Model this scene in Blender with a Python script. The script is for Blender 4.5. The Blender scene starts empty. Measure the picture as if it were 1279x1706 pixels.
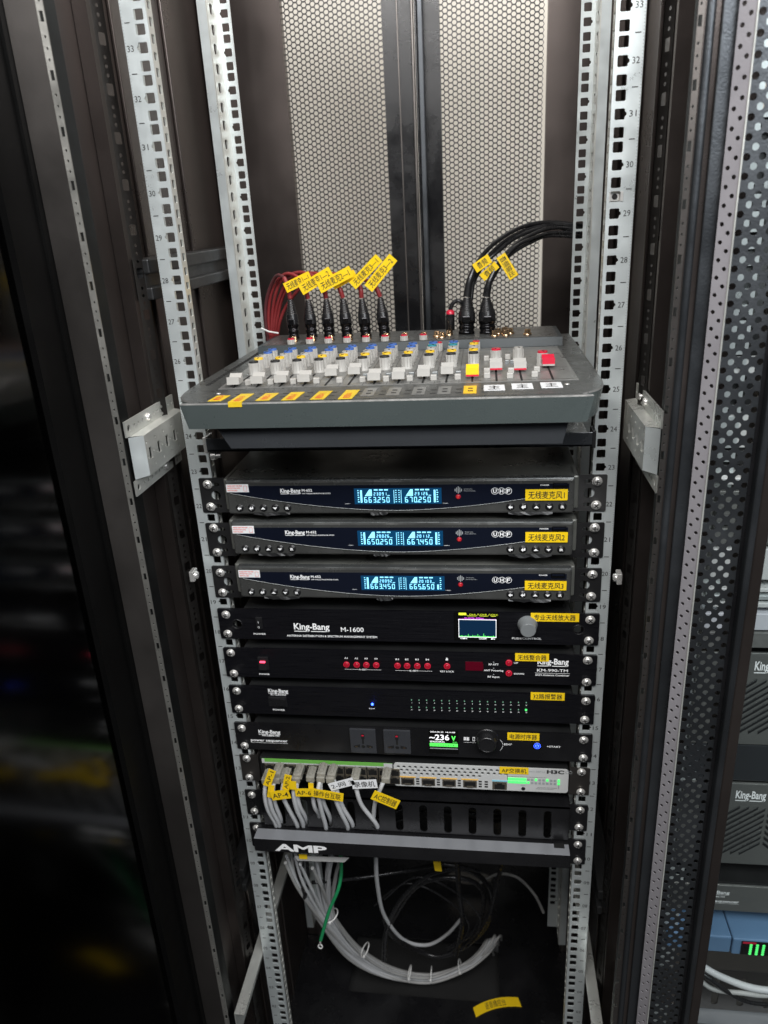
import bpy, bmesh, math, random
from mathutils import Vector, Matrix
from mathutils.geometry import tessellate_polygon
random.seed(4)
S=bpy.context.scene; COL=S.collection; PI=math.pi
# ---------------------------------------------------------------- camera
R=[[0.9913737, 0.1206078, -0.0513023], [-0.003425, -0.3674513, -0.9300364], [-0.1310207, 0.9221894, -0.3638685]]   # rows: right, down, forward in world axes
cd=bpy.data.cameras.new('Camera'); cam=bpy.data.objects.new('Camera',cd); COL.objects.link(cam)
cam.matrix_world=Matrix(((R[0][0],-R[1][0],-R[2][0],.1026),(R[0][1],-R[1][1],-R[2][1],-.8377),(R[0][2],-R[1][2],-R[2][2],1.2773),(0,0,0,1)))
cd.sensor_fit='HORIZONTAL'; cd.sensor_width=36; cd.lens=36*1263.57/1279; cd.clip_start=.02; cd.clip_end=60
S.camera=cam
cd.dof.use_dof=True; cd.dof.focus_distance=.90; cd.dof.aperture_fstop=9.0
# ---------------------------------------------------------------- light
W=bpy.data.worlds.new('World'); S.world=W; W.use_nodes=True
bg=W.node_tree.nodes['Background']; bg.inputs[0].default_value=(.80,.86,1,1); bg.inputs[1].default_value=.045
def area(name,loc,target,sx,sy,power,col):
    l=bpy.data.lights.new(name,'AREA'); l.shape='RECTANGLE'; l.size=sx; l.size_y=sy; l.energy=power; l.color=col
    o=bpy.data.objects.new(name,l); COL.objects.link(o); o.location=loc
    o.rotation_euler=(Vector(target)-Vector(loc)).to_track_quat('-Z','Y').to_euler(); return o
area('aisle_ceiling_light',(-.1,-1.25,2.25),(0,.1,1.15),1.2,.5,36,(1,.98,.965))
area('aisle_ceiling_light_right',(1.0,-1.35,2.02),(.45,.0,.8),1.25,.5,27,(.94,.97,1))
area('fill_above_cabinet',(.62,.15,2.35),(-.2,.2,1.3),.5,.3,15,(1,.91,.86))  # added lamp, brightens the upper left interior through the open top
area('rear_aisle_light',(.3,.72,2.7),(.2,1.35,1.2),1.2,.3,7,(1,.97,.88))
S.view_settings.view_transform='Standard'; S.view_settings.look='None'; S.view_settings.exposure=0; S.view_settings.gamma=1
# ---------------------------------------------------------------- materials
def mat(name,col,rough=.5,metal=0,noise=0,nscale=8,bump=0,bscale=200,emit=None,es=0,stretch=None,dust=0,spec=None,coat=0,alpha=None):
    m=bpy.data.materials.new(name); m.use_nodes=True; nt=m.node_tree; N=nt.nodes; L=nt.links
    b=N['Principled BSDF']; b.inputs['Base Color'].default_value=(*col,1); b.inputs['Roughness'].default_value=rough; b.inputs['Metallic'].default_value=metal
    if spec is not None: b.inputs['Specular IOR Level'].default_value=spec
    if coat: b.inputs['Coat Weight'].default_value=coat; b.inputs['Coat Roughness'].default_value=.08
    tc=N.new('ShaderNodeTexCoord'); mp=N.new('ShaderNodeMapping'); L.new(tc.outputs['Object'],mp.inputs[0])
    if stretch: mp.inputs['Scale'].default_value=stretch
    if noise or dust:
        n=N.new('ShaderNodeTexNoise'); n.inputs['Scale'].default_value=nscale; n.inputs['Detail'].default_value=6; n.inputs['Roughness'].default_value=.65; L.new(mp.outputs[0],n.inputs[0])
        mx=N.new('ShaderNodeMix'); mx.data_type='RGBA'
        mx.inputs[6].default_value=tuple(c*(1-noise) for c in col)+(1,); mx.inputs[7].default_value=tuple(min(1,c*(1+noise)+dust*.25) for c in col)+(1,)
        L.new(n.outputs[0],mx.inputs[0]); L.new(mx.outputs[2],b.inputs['Base Color'])
        rr=N.new('ShaderNodeMapRange'); rr.inputs[3].default_value=max(.03,rough-.12); rr.inputs[4].default_value=min(1,rough+.14+dust)
        rr.inputs[1].default_value=.3; rr.inputs[2].default_value=.7
        L.new(n.outputs[0],rr.inputs[0]); L.new(rr.outputs[0],b.inputs['Roughness'])
    if bump:
        n2=N.new('ShaderNodeTexNoise'); n2.inputs['Scale'].default_value=bscale; n2.inputs['Detail'].default_value=3; L.new(mp.outputs[0],n2.inputs[0])
        bp=N.new('ShaderNodeBump'); bp.inputs['Strength'].default_value=bump; bp.inputs['Distance'].default_value=.0006; L.new(n2.outputs[0],bp.inputs['Height']); L.new(bp.outputs[0],b.inputs['Normal'])
    if emit: b.inputs['Emission Color'].default_value=(*emit,1); b.inputs['Emission Strength'].default_value=es
    return m
M=dict(
 zinc=mat('zinc_plated_steel',(.63,.68,.68),.36,.5,.10,30,.15,90),
 zinc2=mat('galvanised_steel',(.66,.67,.63),.33,.6,.25,22,.2,60,stretch=(1,1,.4)),
 bright=mat('bright_nickel',(.80,.79,.76),.27,.65,.1,60),
 post=mat('grey_powder_coat',(.15,.138,.130),.36,.9,.25,4,.15,900),
 lit_top=mat('lit_tray_top',(.30,.31,.33),.42,.35,.12,10,.2,900),
 panel=mat('black_side_panel',(.095,.080,.074),.33,.85,.35,3,.12,500),
 black=mat('black_coat',(.004,.004,.005),.26,.0,.3,12,.3,900,dust=.04),
 blackd=mat('black_dull',(.003,.003,.003),.4,0,.2,8,spec=.15),
 mesh=mat('black_mesh_steel',(.035,.033,.032),.38,.3),
 brush=mat('brushed_black_face',(.006,.006,.008),.32,.2,.5,6,.5,50,stretch=(3,1,120)),
 glossb=mat('gloss_black_blue',(.006,.008,.016),.09,0,.3,9,coat=.6),
 bezel=mat('grey_gloss_bezel',(.092,.094,.09),.22,.55,.25,14,.1,300,dust=.08,coat=.3),
 bezel2=mat('bezel_trim',(.17,.18,.18),.25,.7,.2,30),
 chas=mat('chassis_dark',(.022,.023,.024),.36,.6,.35,9,.2,400,dust=.08),
 film=mat('chassis_film',(.16,.165,.15),.32,.5,.5,14,.7,40,dust=.1),
 earb=mat('ear_black',(.02,.02,.021),.42,.4,.2,20,.3,900),
 earg=mat('ear_grey',(.12,.12,.12),.36,.8,.25,20,.3,700),
 white=mat('white_print',(.95,.96,.96),.5,0,emit=(.8,.85,.9),es=0.0),
 inkb=mat('black_print',(.02,.02,.02),.5),
 inkr=mat('red_print',(.75,.05,.04),.5),
 inkg=mat('grey_print',(.35,.37,.38),.5),
 ylw=mat('yellow_label_tape',(.92,.62,.012),.35,0,.06,40),
 ylwd=mat('aged_yellow_tape',(.72,.50,.02),.4,0,.3,90),
 wlab=mat('white_label_tape',(.82,.83,.84),.4,0,.05,40),
 lcd=mat('lcd_backlight',(.0,.02,.05),.12,0,.0,emit=(.010,.075,.19),es=.5),
 seg=mat('lcd_segment',(.1,.6,.9),.3,emit=(.40,.85,1),es=1.0),
 knob=mat('knob_white_plastic',(.42,.41,.385),.38,0,.06,60,.1,500),
 kblue=mat('knob_blue_cap',(.05,.13,.42),.4), kyel=mat('knob_yellow_cap',(.8,.52,.03),.4), kred=mat('knob_red_cap',(.60,.015,.045),.3), kgrn=mat('knob_teal_cap',(.03,.25,.3),.4),
 korange=mat('fader_yellow_cap',(.95,.55,.01),.35),
 mixb=mat('mixer_grey_plastic',(.072,.088,.087),.30,.05,.12,8,.35,1100),
 mixp=mat('mixer_plate',(.095,.098,.095),.33,.5,.22,60,.3,1200,dust=.03),
 mixs=mat('mixer_plate_silver',(.27,.27,.26),.35,.5,.25,70,.2,900),
 mixd=mat('mixer_underside',(.035,.038,.042),.25,.05,.2,8,coat=.4),
 mixt=mat('mixer_teal_riser',(.02,.03,.034),.35,0,.15,20),
 redc=mat('red_cable',(.22,.022,.024),.45,0,.25,60), redd=mat('dark_red_sleeve',(.09,.018,.022),.5,0,.25,60),
 rub=mat('black_rubber',(.012,.012,.013),.28,0,.2,60), conn=mat('black_chrome',(.02,.02,.022),.18,.8),
 gold=mat('gold_jack',(.75,.52,.32),.25,1), 
 gcab=mat('grey_network_cable',(.60,.61,.62),.45,0,.1,60), gcab2=mat('dusty_network_cable',(.42,.42,.41),.5,0,.2,60),
 clear=mat('clear_plug',(.30,.29,.25),.16,0,.5,160,.6,300,coat=.5),
 tie=mat('nylon_tie',(.8,.8,.78),.4), green=mat('green_earth_wire',(.015,.28,.10),.4),
 redled=mat('red_led',(.30,.008,.02),.2,emit=(1,.02,.05),es=.10), redlit=mat('red_lamp',(1,.1,.2),.3,emit=(1,.06,.12),es=2.2),
 reddk=mat('red_window',(.07,.002,.008),.15,emit=(.2,0,.02),es=.12),
 blueled=mat('blue_led',(.05,.1,1),.3,emit=(.03,.09,1),es=9), grnled=mat('green_led',(.05,.8,.15),.3,emit=(.12,.9,.2),es=.8),
 grndim=mat('green_led_dim',(.15,.3,.22),.3,emit=(.2,.6,.35),es=.25),
 scr=mat('small_screen',(.0,.01,.03),.15,emit=(.01,.03,.07),es=.5), scrw=mat('screen_white',(.9,.9,.9),.3,emit=(.9,.92,.95),es=.8),
 scry=mat('screen_yellow',(.7,.8,.05),.3,emit=(.7,.8,.04),es=.7), scrg=mat('screen_green',(.1,.8,.1),.3,emit=(.1,.85,.12),es=.8), scrm=mat('screen_magenta',(.7,.1,.8),.3,emit=(.6,.1,.8),es=.6),
 scrk=mat('screen_black',(.004,.004,.004),.12),
 swf=mat('switch_light_face',(.60,.61,.60),.4,.1,.06,40), swgr=mat('switch_green_strip',(.16,.45,.08),.4), swor=mat('switch_orange',(.9,.5,.05),.4), swbl=mat('switch_blue',(.25,.6,.75),.4),
 port=mat('port_dark',(.01,.01,.01),.5), portm=mat('port_metal',(.45,.40,.32),.3,.9,.3,90),
 hole=mat('hole_black',(.003,.003,.003),.8),
 nknob=mat('frosted_knob',(.22,.235,.24),.3,.2), rock=mat('rocker_black',(.015,.015,.016),.3), sock=mat('socket_grey',(.038,.040,.045),.3,0,.1,30),
 blueb=mat('blue_switch_body',(.13,.24,.40),.4,0,.08,20), blueb2=mat('pale_grey_body',(.55,.56,.6),.4),
 wall=mat('aisle_wall',(.74,.71,.64),.8,0,.06,3), floor=mat('floor_vinyl',(.022,.022,.022),.5,0,.15,4),
 amp=mat('grey_amp_face',(.20,.205,.195),.42,.5,.2,20,.5,60,stretch=(2,1,60)), ampd=mat('amp_slot_dark',(.015,.015,.016),.5),
 stripm=mat('dull_punched_steel',(.26,.255,.235),.35,.7,.3,20,.2,300),
 strip=mat('perforated_strip_lit',(.33,.315,.335),.4,.35,.1,10,.2,700), door=mat('door_frame_grey',(.075,.082,.09),.34,.85,.25,7,.3,500,dust=.05),
)
def glassmat(name,ior_refl,rough,tint):
    m=bpy.data.materials.new(name); m.use_nodes=True; nt=m.node_tree; N=nt.nodes; L=nt.links
    N.remove(N['Principled BSDF']); o=N['Material Output']
    t=N.new('ShaderNodeBsdfTransparent'); t.inputs[0].default_value=(*tint,1)
    g=N.new('ShaderNodeBsdfGlossy'); g.inputs['Roughness'].default_value=rough; g.inputs[0].default_value=(1,1,1,1)
    f=N.new('ShaderNodeFresnel'); f.inputs[0].default_value=ior_refl; x=N.new('ShaderNodeMixShader')
    gm=N.new('ShaderNodeNewGeometry'); iv=N.new('ShaderNodeMath'); iv.operation='SUBTRACT'; iv.inputs[0].default_value=1; L.new(gm.outputs['Backfacing'],iv.inputs[1])
    mu=N.new('ShaderNodeMath'); mu.operation='MULTIPLY'; L.new(f.outputs[0],mu.inputs[0]); L.new(iv.outputs[0],mu.inputs[1]); L.new(mu.outputs[0],x.inputs[0]); L.new(t.outputs[0],x.inputs[1]); L.new(g.outputs[0],x.inputs[2]); L.new(x.outputs[0],o.inputs[0]); return m
M['glass']=glassmat('clear_door_glass',1.45,.03,(.93,.95,.95)); M['glassd']=glassmat('smoked_door_glass',1.5,.13,(.03,.03,.03))
MN={v:k for k,v in enumerate(M)}
# ---------------------------------------------------------------- mesh builder
class MB:
    def __init__(s): s.v=[];s.f=[];s.m=[];s.s=[];s.mats=[]
    def mi(s,m):
        if m not in s.mats: s.mats.append(m)
        return s.mats.index(m)
    def add(s,vs,fs,m,smooth=False):
        o=len(s.v); s.v+= [tuple(p) for p in vs]; k=s.mi(m)
        for f in fs: s.f.append(tuple(i+o for i in f)); s.m.append(k); s.s.append(smooth)
    def box(s,a,b,m,bev=0):
        x0,x1=sorted((a[0],b[0]));y0,y1=sorted((a[1],b[1]));z0,z1=sorted((a[2],b[2]))
        if bev<=0:
            s.add([(x0,y0,z0),(x1,y0,z0),(x1,y1,z0),(x0,y1,z0),(x0,y0,z1),(x1,y0,z1),(x1,y1,z1),(x0,y1,z1)],[(0,3,2,1),(4,5,6,7),(0,1,5,4),(1,2,6,5),(2,3,7,6),(3,0,4,7)],m)
        else:
            bev=min(bev,(x1-x0)*.45,(y1-y0)*.45,(z1-z0)*.45)
            bm=bmesh.new(); bmesh.ops.create_cube(bm,size=1)
            for v in bm.verts: v.co=((x0+x1)/2+v.co.x*(x1-x0),(y0+y1)/2+v.co.y*(y1-y0),(z0+z1)/2+v.co.z*(z1-z0))
            bmesh.ops.bevel(bm,geom=bm.edges[:],offset=bev,segments=2,profile=.5,affect='EDGES')
            s.bm(bm,m)
    def bm(s,bm,m,smooth=False):
        bm.verts.index_update(); s.add([v.co[:] for v in bm.verts],[[v.index for v in f.verts] for f in bm.faces],m,smooth); bm.free()
    def prism(s,poly,fr,t0,t1,m):
        """poly: list of (a,b); fr(a,b,t)->xyz"""
        n=len(poly); vs=[fr(a,b,t0) for a,b in poly]+[fr(a,b,t1) for a,b in poly]
        tris=tessellate_polygon([[Vector((a,b,0)) for a,b in poly]])
        fs=[tuple(t) for t in tris]+[tuple(i+n for i in reversed(t)) for t in tris]+[(i,(i+1)%n,(i+1)%n+n,i+n) for i in range(n)]
        s.add(vs,fs,m)
    def plate(s,rect,holes,fr,t0,t1,m,outer=None):
        a0,a1,b0,b1=rect; out=outer or [(a0,b0),(a1,b0),(a1,b1),(a0,b1)]
        polys=[[Vector((a,b,0)) for a,b in out]]+[[Vector((a,b,0)) for a,b in h] for h in holes]
        fl=[p for q in polys for p in q]; n=len(fl); tris=tessellate_polygon(polys)
        vs=[fr(p.x,p.y,t0) for p in fl]+[fr(p.x,p.y,t1) for p in fl]
        fs=[tuple(t) for t in tris]+[tuple(i+n for i in reversed(t)) for t in tris]; o=0
        for q in polys:
            k=len(q); fs+=[(o+i,o+(i+1)%k,o+(i+1)%k+n,o+i+n) for i in range(k)]; o+=k
        s.add(vs,fs,m)
    def lathe(s,p,axis,prof,m,n=16,smooth=True,caps=True):
        p=Vector(p); ax=Vector(axis).normalized(); u=ax.orthogonal().normalized(); w=ax.cross(u); vs=[];fs=[]
        for h,r in prof:
            for i in range(n):
                a=2*PI*i/n; vs.append(p+ax*h+(u*math.cos(a)+w*math.sin(a))*r)
        for j in range(len(prof)-1):
            for i in range(n): fs.append((j*n+i,j*n+(i+1)%n,(j+1)*n+(i+1)%n,(j+1)*n+i))
        s.add(vs,fs,m,smooth)
        if caps:
            s.add(vs[:n],[tuple(range(n))][::1],m); s.add(vs[-n:],[tuple(range(n))],m)
    def cyl(s,p,q,r,m,n=14,smooth=True):
        d=Vector(q)-Vector(p); s.lathe(p,d,[(0,r),(d.length,r)],m,n,smooth)
    def tube(s,pts,r,m,n=8,sub=6):
        P=[Vector(p) for p in pts]; Q=[]
        if len(P)>2 and sub>1:
            for i in range(len(P)-1):
                p0=P[max(i-1,0)];p1=P[i];p2=P[i+1];p3=P[min(i+2,len(P)-1)]
                for k in range(sub):
                    t=k/sub; Q.append(.5*((2*p1)+(p2-p0)*t+(2*p0-5*p1+4*p2-p3)*t*t+(3*p1-p0-3*p2+p3)*t**3))
            Q.append(P[-1])
        else: Q=P
        vs=[];fs=[];u=None
        for i,c in enumerate(Q):
            d=(Q[min(i+1,len(Q)-1)]-Q[max(i-1,0)]).normalized()
            u=(d.orthogonal() if u is None else (u-d*u.dot(d))).normalized(); w=d.cross(u)
            rr=r(i/(len(Q)-1)) if callable(r) else r
            for k in range(n): a=2*PI*k/n; vs.append(c+(u*math.cos(a)+w*math.sin(a))*rr)
        for i in range(len(Q)-1):
            for k in range(n): fs.append((i*n+k,i*n+(k+1)%n,(i+1)*n+(k+1)%n,(i+1)*n+k))
        s.add(vs,fs,m,True); s.add(vs[:n],[tuple(range(n))],m); s.add(vs[-n:],[tuple(range(n))],m)
    def quad(s,a,b,c,d,m): s.add([a,b,c,d],[(0,1,2,3)],m)
    def text(s,st,fr,a,b,h,m,w=None,align='L',bold=0,lift=0,slant=0,space=1):
        vs,fs,(x0,x1)=glyphs(st,bold,space); k=h/.72; kx=k
        if w: kx=w/(x1-x0)
        off={'L':x0,'C':(x0+x1)/2,'R':x1}[align]
        s.add([fr(a+(x-off)*kx+slant*y*k,b+y*k,lift) for x,y in vs],fs,m)
    def mesh(s,name):
        me=bpy.data.meshes.new(name); me.from_pydata(s.v,[],s.f); 
        for m in s.mats: me.materials.append(M[m])
        me.polygons.foreach_set('material_index',s.m); me.polygons.foreach_set('use_smooth',s.s); 
        bm=bmesh.new(); bm.from_mesh(me); bmesh.ops.recalc_face_normals(bm,faces=bm.faces); bm.to_mesh(me); bm.free()
        me.update(); return me
    def obj(s,name,parent=None,loc=None):
        return put(s.mesh(name),name,parent,loc)
_g={}
def glyphs(st,bold,space):
    k=(st,bold,space)
    if k not in _g:
        c=bpy.data.curves.new('lettering','FONT'); c.body=st; c.resolution_u=2; c.offset=bold; c.space_character=space
        o=bpy.data.objects.new('lettering',c); COL.objects.link(o)
        dg=bpy.context.evaluated_depsgraph_get(); me=o.evaluated_get(dg).to_mesh()
        vs=[(v.co.x,v.co.y) for v in me.vertices]; fs=[tuple(p.vertices) for p in me.polygons]
        o.evaluated_get(dg).to_mesh_clear(); bpy.data.objects.remove(o); bpy.data.curves.remove(c)
        xs=[v[0] for v in vs] or [0,1]; _g[k]=(vs,fs,(min(xs),max(xs)))
    return _g[k]
WL={}
def put(me,name,parent=None,loc=None,rot=None):
    o=bpy.data.objects.new(name,me); COL.objects.link(o); w=Vector(loc or (0,0,0)); WL[o]=w
    o.location=w-WL[parent] if parent else w
    if parent: o.parent=parent
    if rot is not None: o.rotation_euler=rot
    return o
def thing(name,label,cat,loc=(0,0,0),group=None):
    o=bpy.data.objects.new(name,None); COL.objects.link(o); o.location=loc; o.empty_display_size=.02
    o['label']=label; o['category']=cat
    if group: o['group']=group
    WL[o]=Vector(loc); return o
def tag(o,label,cat,group=None):
    o['label']=label; o['category']=cat
    if group: o['group']=group
    return o
FX=lambda y:(lambda a,b,t:(a,y-t,b))          # frame facing the viewer (-y) at depth y
XY=lambda z:(lambda a,b,t:(a,b,z+t))          # lying on plane z
XS=lambda x,s=1:(lambda a,b,t:(x+s*t,a,b))    # in plane x
def rrect(a0,a1,b0,b1,r,n=3):
    o=[]
    for cx,cy,s in ((a1-r,b1-r,0),(a0+r,b1-r,1),(a0+r,b0+r,2),(a1-r,b0+r,3)):
        for i in range(n+1): t=(s+i/n)*PI/2; o.append((cx+r*math.cos(t),cy+r*math.sin(t)))
    return o
def circ(a,b,r,n=10,ry=None): return [(a+r*math.cos(2*PI*i/n),b+(ry or r)*math.sin(2*PI*i/n)) for i in range(n)]
def rect(a0,a1,b0,b1): return [(a0,b0),(a1,b0),(a1,b1),(a0,b1)]
U=.04445
# ================================================================ SETTING
def struct(name,mb):
    o=mb.obj(name); o['kind']='structure'; return o
b=MB(); b.box((-3,-4,-.28),(3,2,-.25),'floor'); struct('floor',b)
b=MB(); b.box((-3,1.15,-.25),(3,1.2,3),'wall'); struct('wall',b)
# ================================================================ MAIN CABINET
Zt=1.80; Zb=-.20
cab=thing('rack_cabinet','tall open equipment rack cabinet with numbered silver rails, mesh rear doors and black side panels','rack cabinet',(0,.2,Zb))
def holes_u(z0,z1):
    """every rail hole: centre z, is number hole"""
    out=[]
    for n in range(1,41):
        for k,dz in enumerate((-.015875,0,.015875)):
            z=(n-.5)*U+dz
            if z0<z<z1: out.append((z,k==1,n))
    return out
def rail(sgn,yf,mir,nums,label):
    xi,xo=.2243,(.2512 if nums else .2440); hc=.2326; hw=.0048
    fr=lambda a,b_,t:(sgn*a,yf+t,b_)
    b=MB(); Zb=-.20 if nums else -.057; zz=Zb
    for z,num,n in holes_u(Zb,Zt):
        # split between holes
        zn=z+ (.0079375 if num else (.00635+0 if False else .0079375))
        h=rrect(hc-hw,hc+hw,z-.0048,z+.0048,.0012,2)
        if num:
            h=[p for p in h]
            # notch on the outer side
            k=[i for i,p in enumerate(h) if p[0]>hc+hw-.0002]
            h2=rrect(hc-hw,hc+hw,z-.0048,z+.0048,.0012,2)
            # right side runs from last corner(b0) to first corner(b1): insert notch points at the end
            h2+= [(hc+hw,z-.0022),(hc+hw+.0016,z-.0010),(hc+hw+.0016,z+.0010),(hc+hw,z+.0022)]
            h=h2
        zn=z+.0062
        if z-.0062>zz: b.box((sgn*xi,yf,zz),(sgn*xo,yf+.002,z-.0062),'zinc')
        b.plate((xi,xo,z-.0062,zn),[h],fr,0,.002,'zinc'); zz=zn
    b.box((sgn*xi,yf,zz),(sgn*xo,yf+.002,Zt),'zinc')
    r=b.obj('mounting_rail',cab); r['label']=label
    # return flange with slots
    b=MB(); 
    if nums:
        fl=lambda a,b_,t:(sgn*(xi+t),yf+.002+a,b_); depth=.014; x_in=xi
        zz=Zb
        while zz<Zt-.06:
            b.plate((0,depth,zz,zz+U),[rrect(.003,.011,zz+.004,zz+.0125,.001,1),rrect(.003,.011,zz+.019,zz+.0275,.001,1),rrect(.003,.011,zz+.034,zz+.0415,.001,1)],fl,0,.0018,'zinc2'); zz+=U
        # outer return, pale folded edge
        b.box((sgn*(xo-.0018),yf+.002,Zb),(sgn*xo,yf+.034,Zt),'zinc')
    else:
        fl=lambda a,b_,t:(sgn*(xo-t),yf-a,b_); zz=Zb
        while zz<Zt-.06:
            b.plate((0,.040,zz,zz+U),[rrect(.018,.030,zz+.006,zz+.018,.002,1),rrect(.018,.030,zz+.029,zz+.041,.002,1)],fl,0,.0018,'zinc2'); zz+=U
        b.box((sgn*(xo),yf-.040,Zb),(sgn*(xo+.0115),yf-.038,Zt),'zinc')
    b.obj('rail_flange',r)
    if nums:
        b=MB(); ft=lambda a,b_,t:(a,yf-t,b_)
        for n in range(1,40):
            z=(n-.5)*U
            if sgn<0: b.text('%02d'%n,ft,-.2492,z-.0028,.0058,'inkb',.0068,'L',lift=.0003)
            else: b.text('%02d'%n,ft,.2413,z-.0028,.0058,'inkb',.0068,'L',lift=.0003)
            z=n*U; a=.2425 if sgn>0 else -.2482
            b.box((a,yf-.0003,z-.0004),(a+.0055,yf-.0001,z+.0004),'inkb')
        for k in range(0,int((Zt-Zb)/.0028)):
            z=Zb+k*.0028; a=-.2508 if sgn<0 else .2499
            b.box((a,yf-.0003,z),(a+.0008,yf-.0001,z+.0007),'inkg')
        b.obj('lettering',r)
    return r
rl=rail(-1,0,0,True,'front left silver rail with rack unit numbers'); rr=rail(1,0,0,True,'front right silver rail with rack unit numbers')
rail(-1,.2924,0,False,'rear left silver rail'); rail(1,.2924,0,False,'rear right silver rail')
# cage nuts left in rails
def cage_nut(p,parent,sgn=1):
    b=MB(); x,y,z=p
    b.box((x-.006,y-.0010,z-.0045),(x-.0048,y+.008,z+.0045),'bright'); b.box((x+.0048,y-.0010,z-.0045),(x+.0075,y+.008,z+.0045),'bright')
    b.box((x-.0048,y+.004,z-.0045),(x+.0048,y+.007,z+.0045),'bright',.001); b.cyl((x,y+.0035,z),(x,y+.0042,z),.0028,'hole',12)
    b.obj('cage_nut',parent)
cage_nut((.2326,0,29*U-.0064),rr)
# front corner posts
def front_post(s):
    b=MB(); fr=lambda a,b_,t:(s*a,-.12+t,b_)
    # front face
    b.box((s*.2745,-.12,Zb),(s*.303,-.117,Zt),'post' if s<0 else 'panel')
    o=b.obj('corner_post',cab)
    # inner punched strip
    b=MB(); z=Zb
    while z<Zt-.05:
        hs=[rect(.0016,.0046,z+.002,z+.0100)]+[circ(.0030,z+dz,.0009,8,.0013) for dz in (.0177,.0264,.0352)]
        b.plate((0,.0058 if s<0 else .0050,z,z+U),hs,lambda a,b_,t:(s*(.2745-a),-.1195+t+a*.25,b_),0,.0015,'stripm' if s<0 else 'post'); z+=U
    b.obj('punched_strip',o)
    b=MB(); b.box((s*.2745,-.117,Zb),(s*.2755,-.085,Zt),'blackd'); b.box((s*.30,-.117,Zb),(s*.303,-.06,Zt),'post'); b.obj('post_return',o)
    # rounded highlight roll on the right-hand post
    if s>0:
        b=MB(); b.lathe((.2790,-.1185,Zb),(0,0,1),[(0,.0040),(Zt-Zb,.0040)],'door',20); b.box((.2868,-.1235,Zb),(.2985,-.120,Zt),'door',.001); b.obj('door_gasket',o)
    # second punched upright near rail
    b=MB(); z=Zb
    while z<Zt-.05:
        b.plate((0,.016,z,z+U),[rrect(.004,.0125,z+.004,z+.0150,.001,1),circ(.008,z+.022,.0018,8),circ(.008,z+.030,.0018,8),circ(.008,z+.038,.0018,8)],lambda a,b_,t:(s*(.274-a*.35),-.014+a,b_),0,.0015,'post'); z+=U
    b.box((s*.2755,-.02,Zb),(s*.290,-.012,Zt),'panel')
    b.obj('punched_upright',cab)
front_post(-1); front_post(1)
b=MB(); b.box((-.3165,-.128,Zb),(-.3035,-.10,Zt),'blackd'); b.box((-.3165,-.10,Zb),(-.3045,.5,Zt),'panel'); b.obj('hinge_gap_filler',cab)  # black filler, added to block the bright wall behind the hinge gap
# side panels, rear posts, cross beams
for s in (-1,1):
    b=MB(); b.box((s*.2905,-.117,Zb),(s*.2945,.5,Zt),'panel'); sp=b.obj('side_panel',cab)
    b=MB()
    for yy in (.06,.115,.21): b.box((s*.2865,yy,Zb),(s*.2904,yy+.007,Zt),'panel',.001)
    b.obj('panel_rib',sp)
    b=MB(); b.box((s*.258,.352,Zb),(s*.2904,.40,Zt),'panel',.003); b.box((s*.262,.3505,Zb),(s*.266,.352,Zt),'post'); b.obj('rear_post',cab)
    for zc in ((1.224,.34) if s<0 else (.34,)):
        b=MB(); x0,x1=s*.262,s*.2865
        b.box((x0,.0,zc-.022),(x1,.352,zc-.008),'chas',.002); b.box((s*.268,.0,zc-.008),(x1,.352,zc+.006),'chas'); b.box((x0,.0,zc+.006),(x1,.352,zc+.022),'chas',.002)
        b.obj('cross_beam',cab)
# hat-section brackets between rail and frame
def bracket(s):
    y0,y1=-.102,.03; z0,z1=1.006,1.089; xf,xc=s*.2735,s*.2605
    b=MB(); fr=lambda a,b_,t:(xf-s*t,a,b_)
    for za,zb in ((z0,z0+.017),(z1-.017,z1)):
        zc=(za+zb)/2; b.plate((y0,y0+.017,za,zb),[circ(y0+.008,zc,.0038,12)],fr,0,.002,'zinc2'); y=y0+.017
        while y<y1-.001:
            b.plate((y,y+.0105,za,zb),[circ(y+.005,zc,.0021,8)],fr,0,.002,'zinc2'); y+=.0105
    fc=lambda a,b_,t:(xc+s*t,a,b_); ya=y0+.016; zc=(z0+z1)/2; zl,zh=z0+.019,z1-.019; y=ya
    while y<y1-.005:
        ye=min(y+.0235,y1); hs=[]
        if ye-y>.023:
            hs=[rect(y+.0075,y+.0150,zc-.0065,zc+.0065)]
            hs+=[circ(y+k,zc+d,.0017,8) for k,d in ((.004,.014),(.019,.001),(.019,-.014),(.0045,-.003))]
        b.plate((y,ye,zl,zh),hs,fc,0,.002,'zinc2'); y=ye
    b.box((xf,ya,zl),(xf+s*.001,y1,zh),'blackd')  # black sheet added behind the web so its cut-outs look deep in shade
    b.quad((xc,ya,zh),(xc,y1,zh),(xf,y1,z1-.017),(xf,ya-.012,z1-.017),'zinc2'); b.quad((xc,ya,zl),(xc,y1,zl),(xf,y1,z0+.017),(xf,ya-.012,z0+.017),'zinc2')
    b.quad((xc,ya,zl),(xc,ya,zh),(xf-s*.001,ya-.012,zh+.001),(xf-s*.001,ya-.012,zl-.001),'zinc')
    o=b.obj('hat_bracket',cab)
    for yy in (-.045,-.02): 
        b=MB(); zz=z1-.0085 if yy<-.03 or s>0 else z0+.0085
        b.lathe((xf-s*.002,yy if s<0 else yy+.02,zz),(-s,0,0),[(0,.0045),(.0015,.0045),(.003,.003)],'bright',12); b.obj('bolt',o)
bracket(-1); bracket(1)
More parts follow.
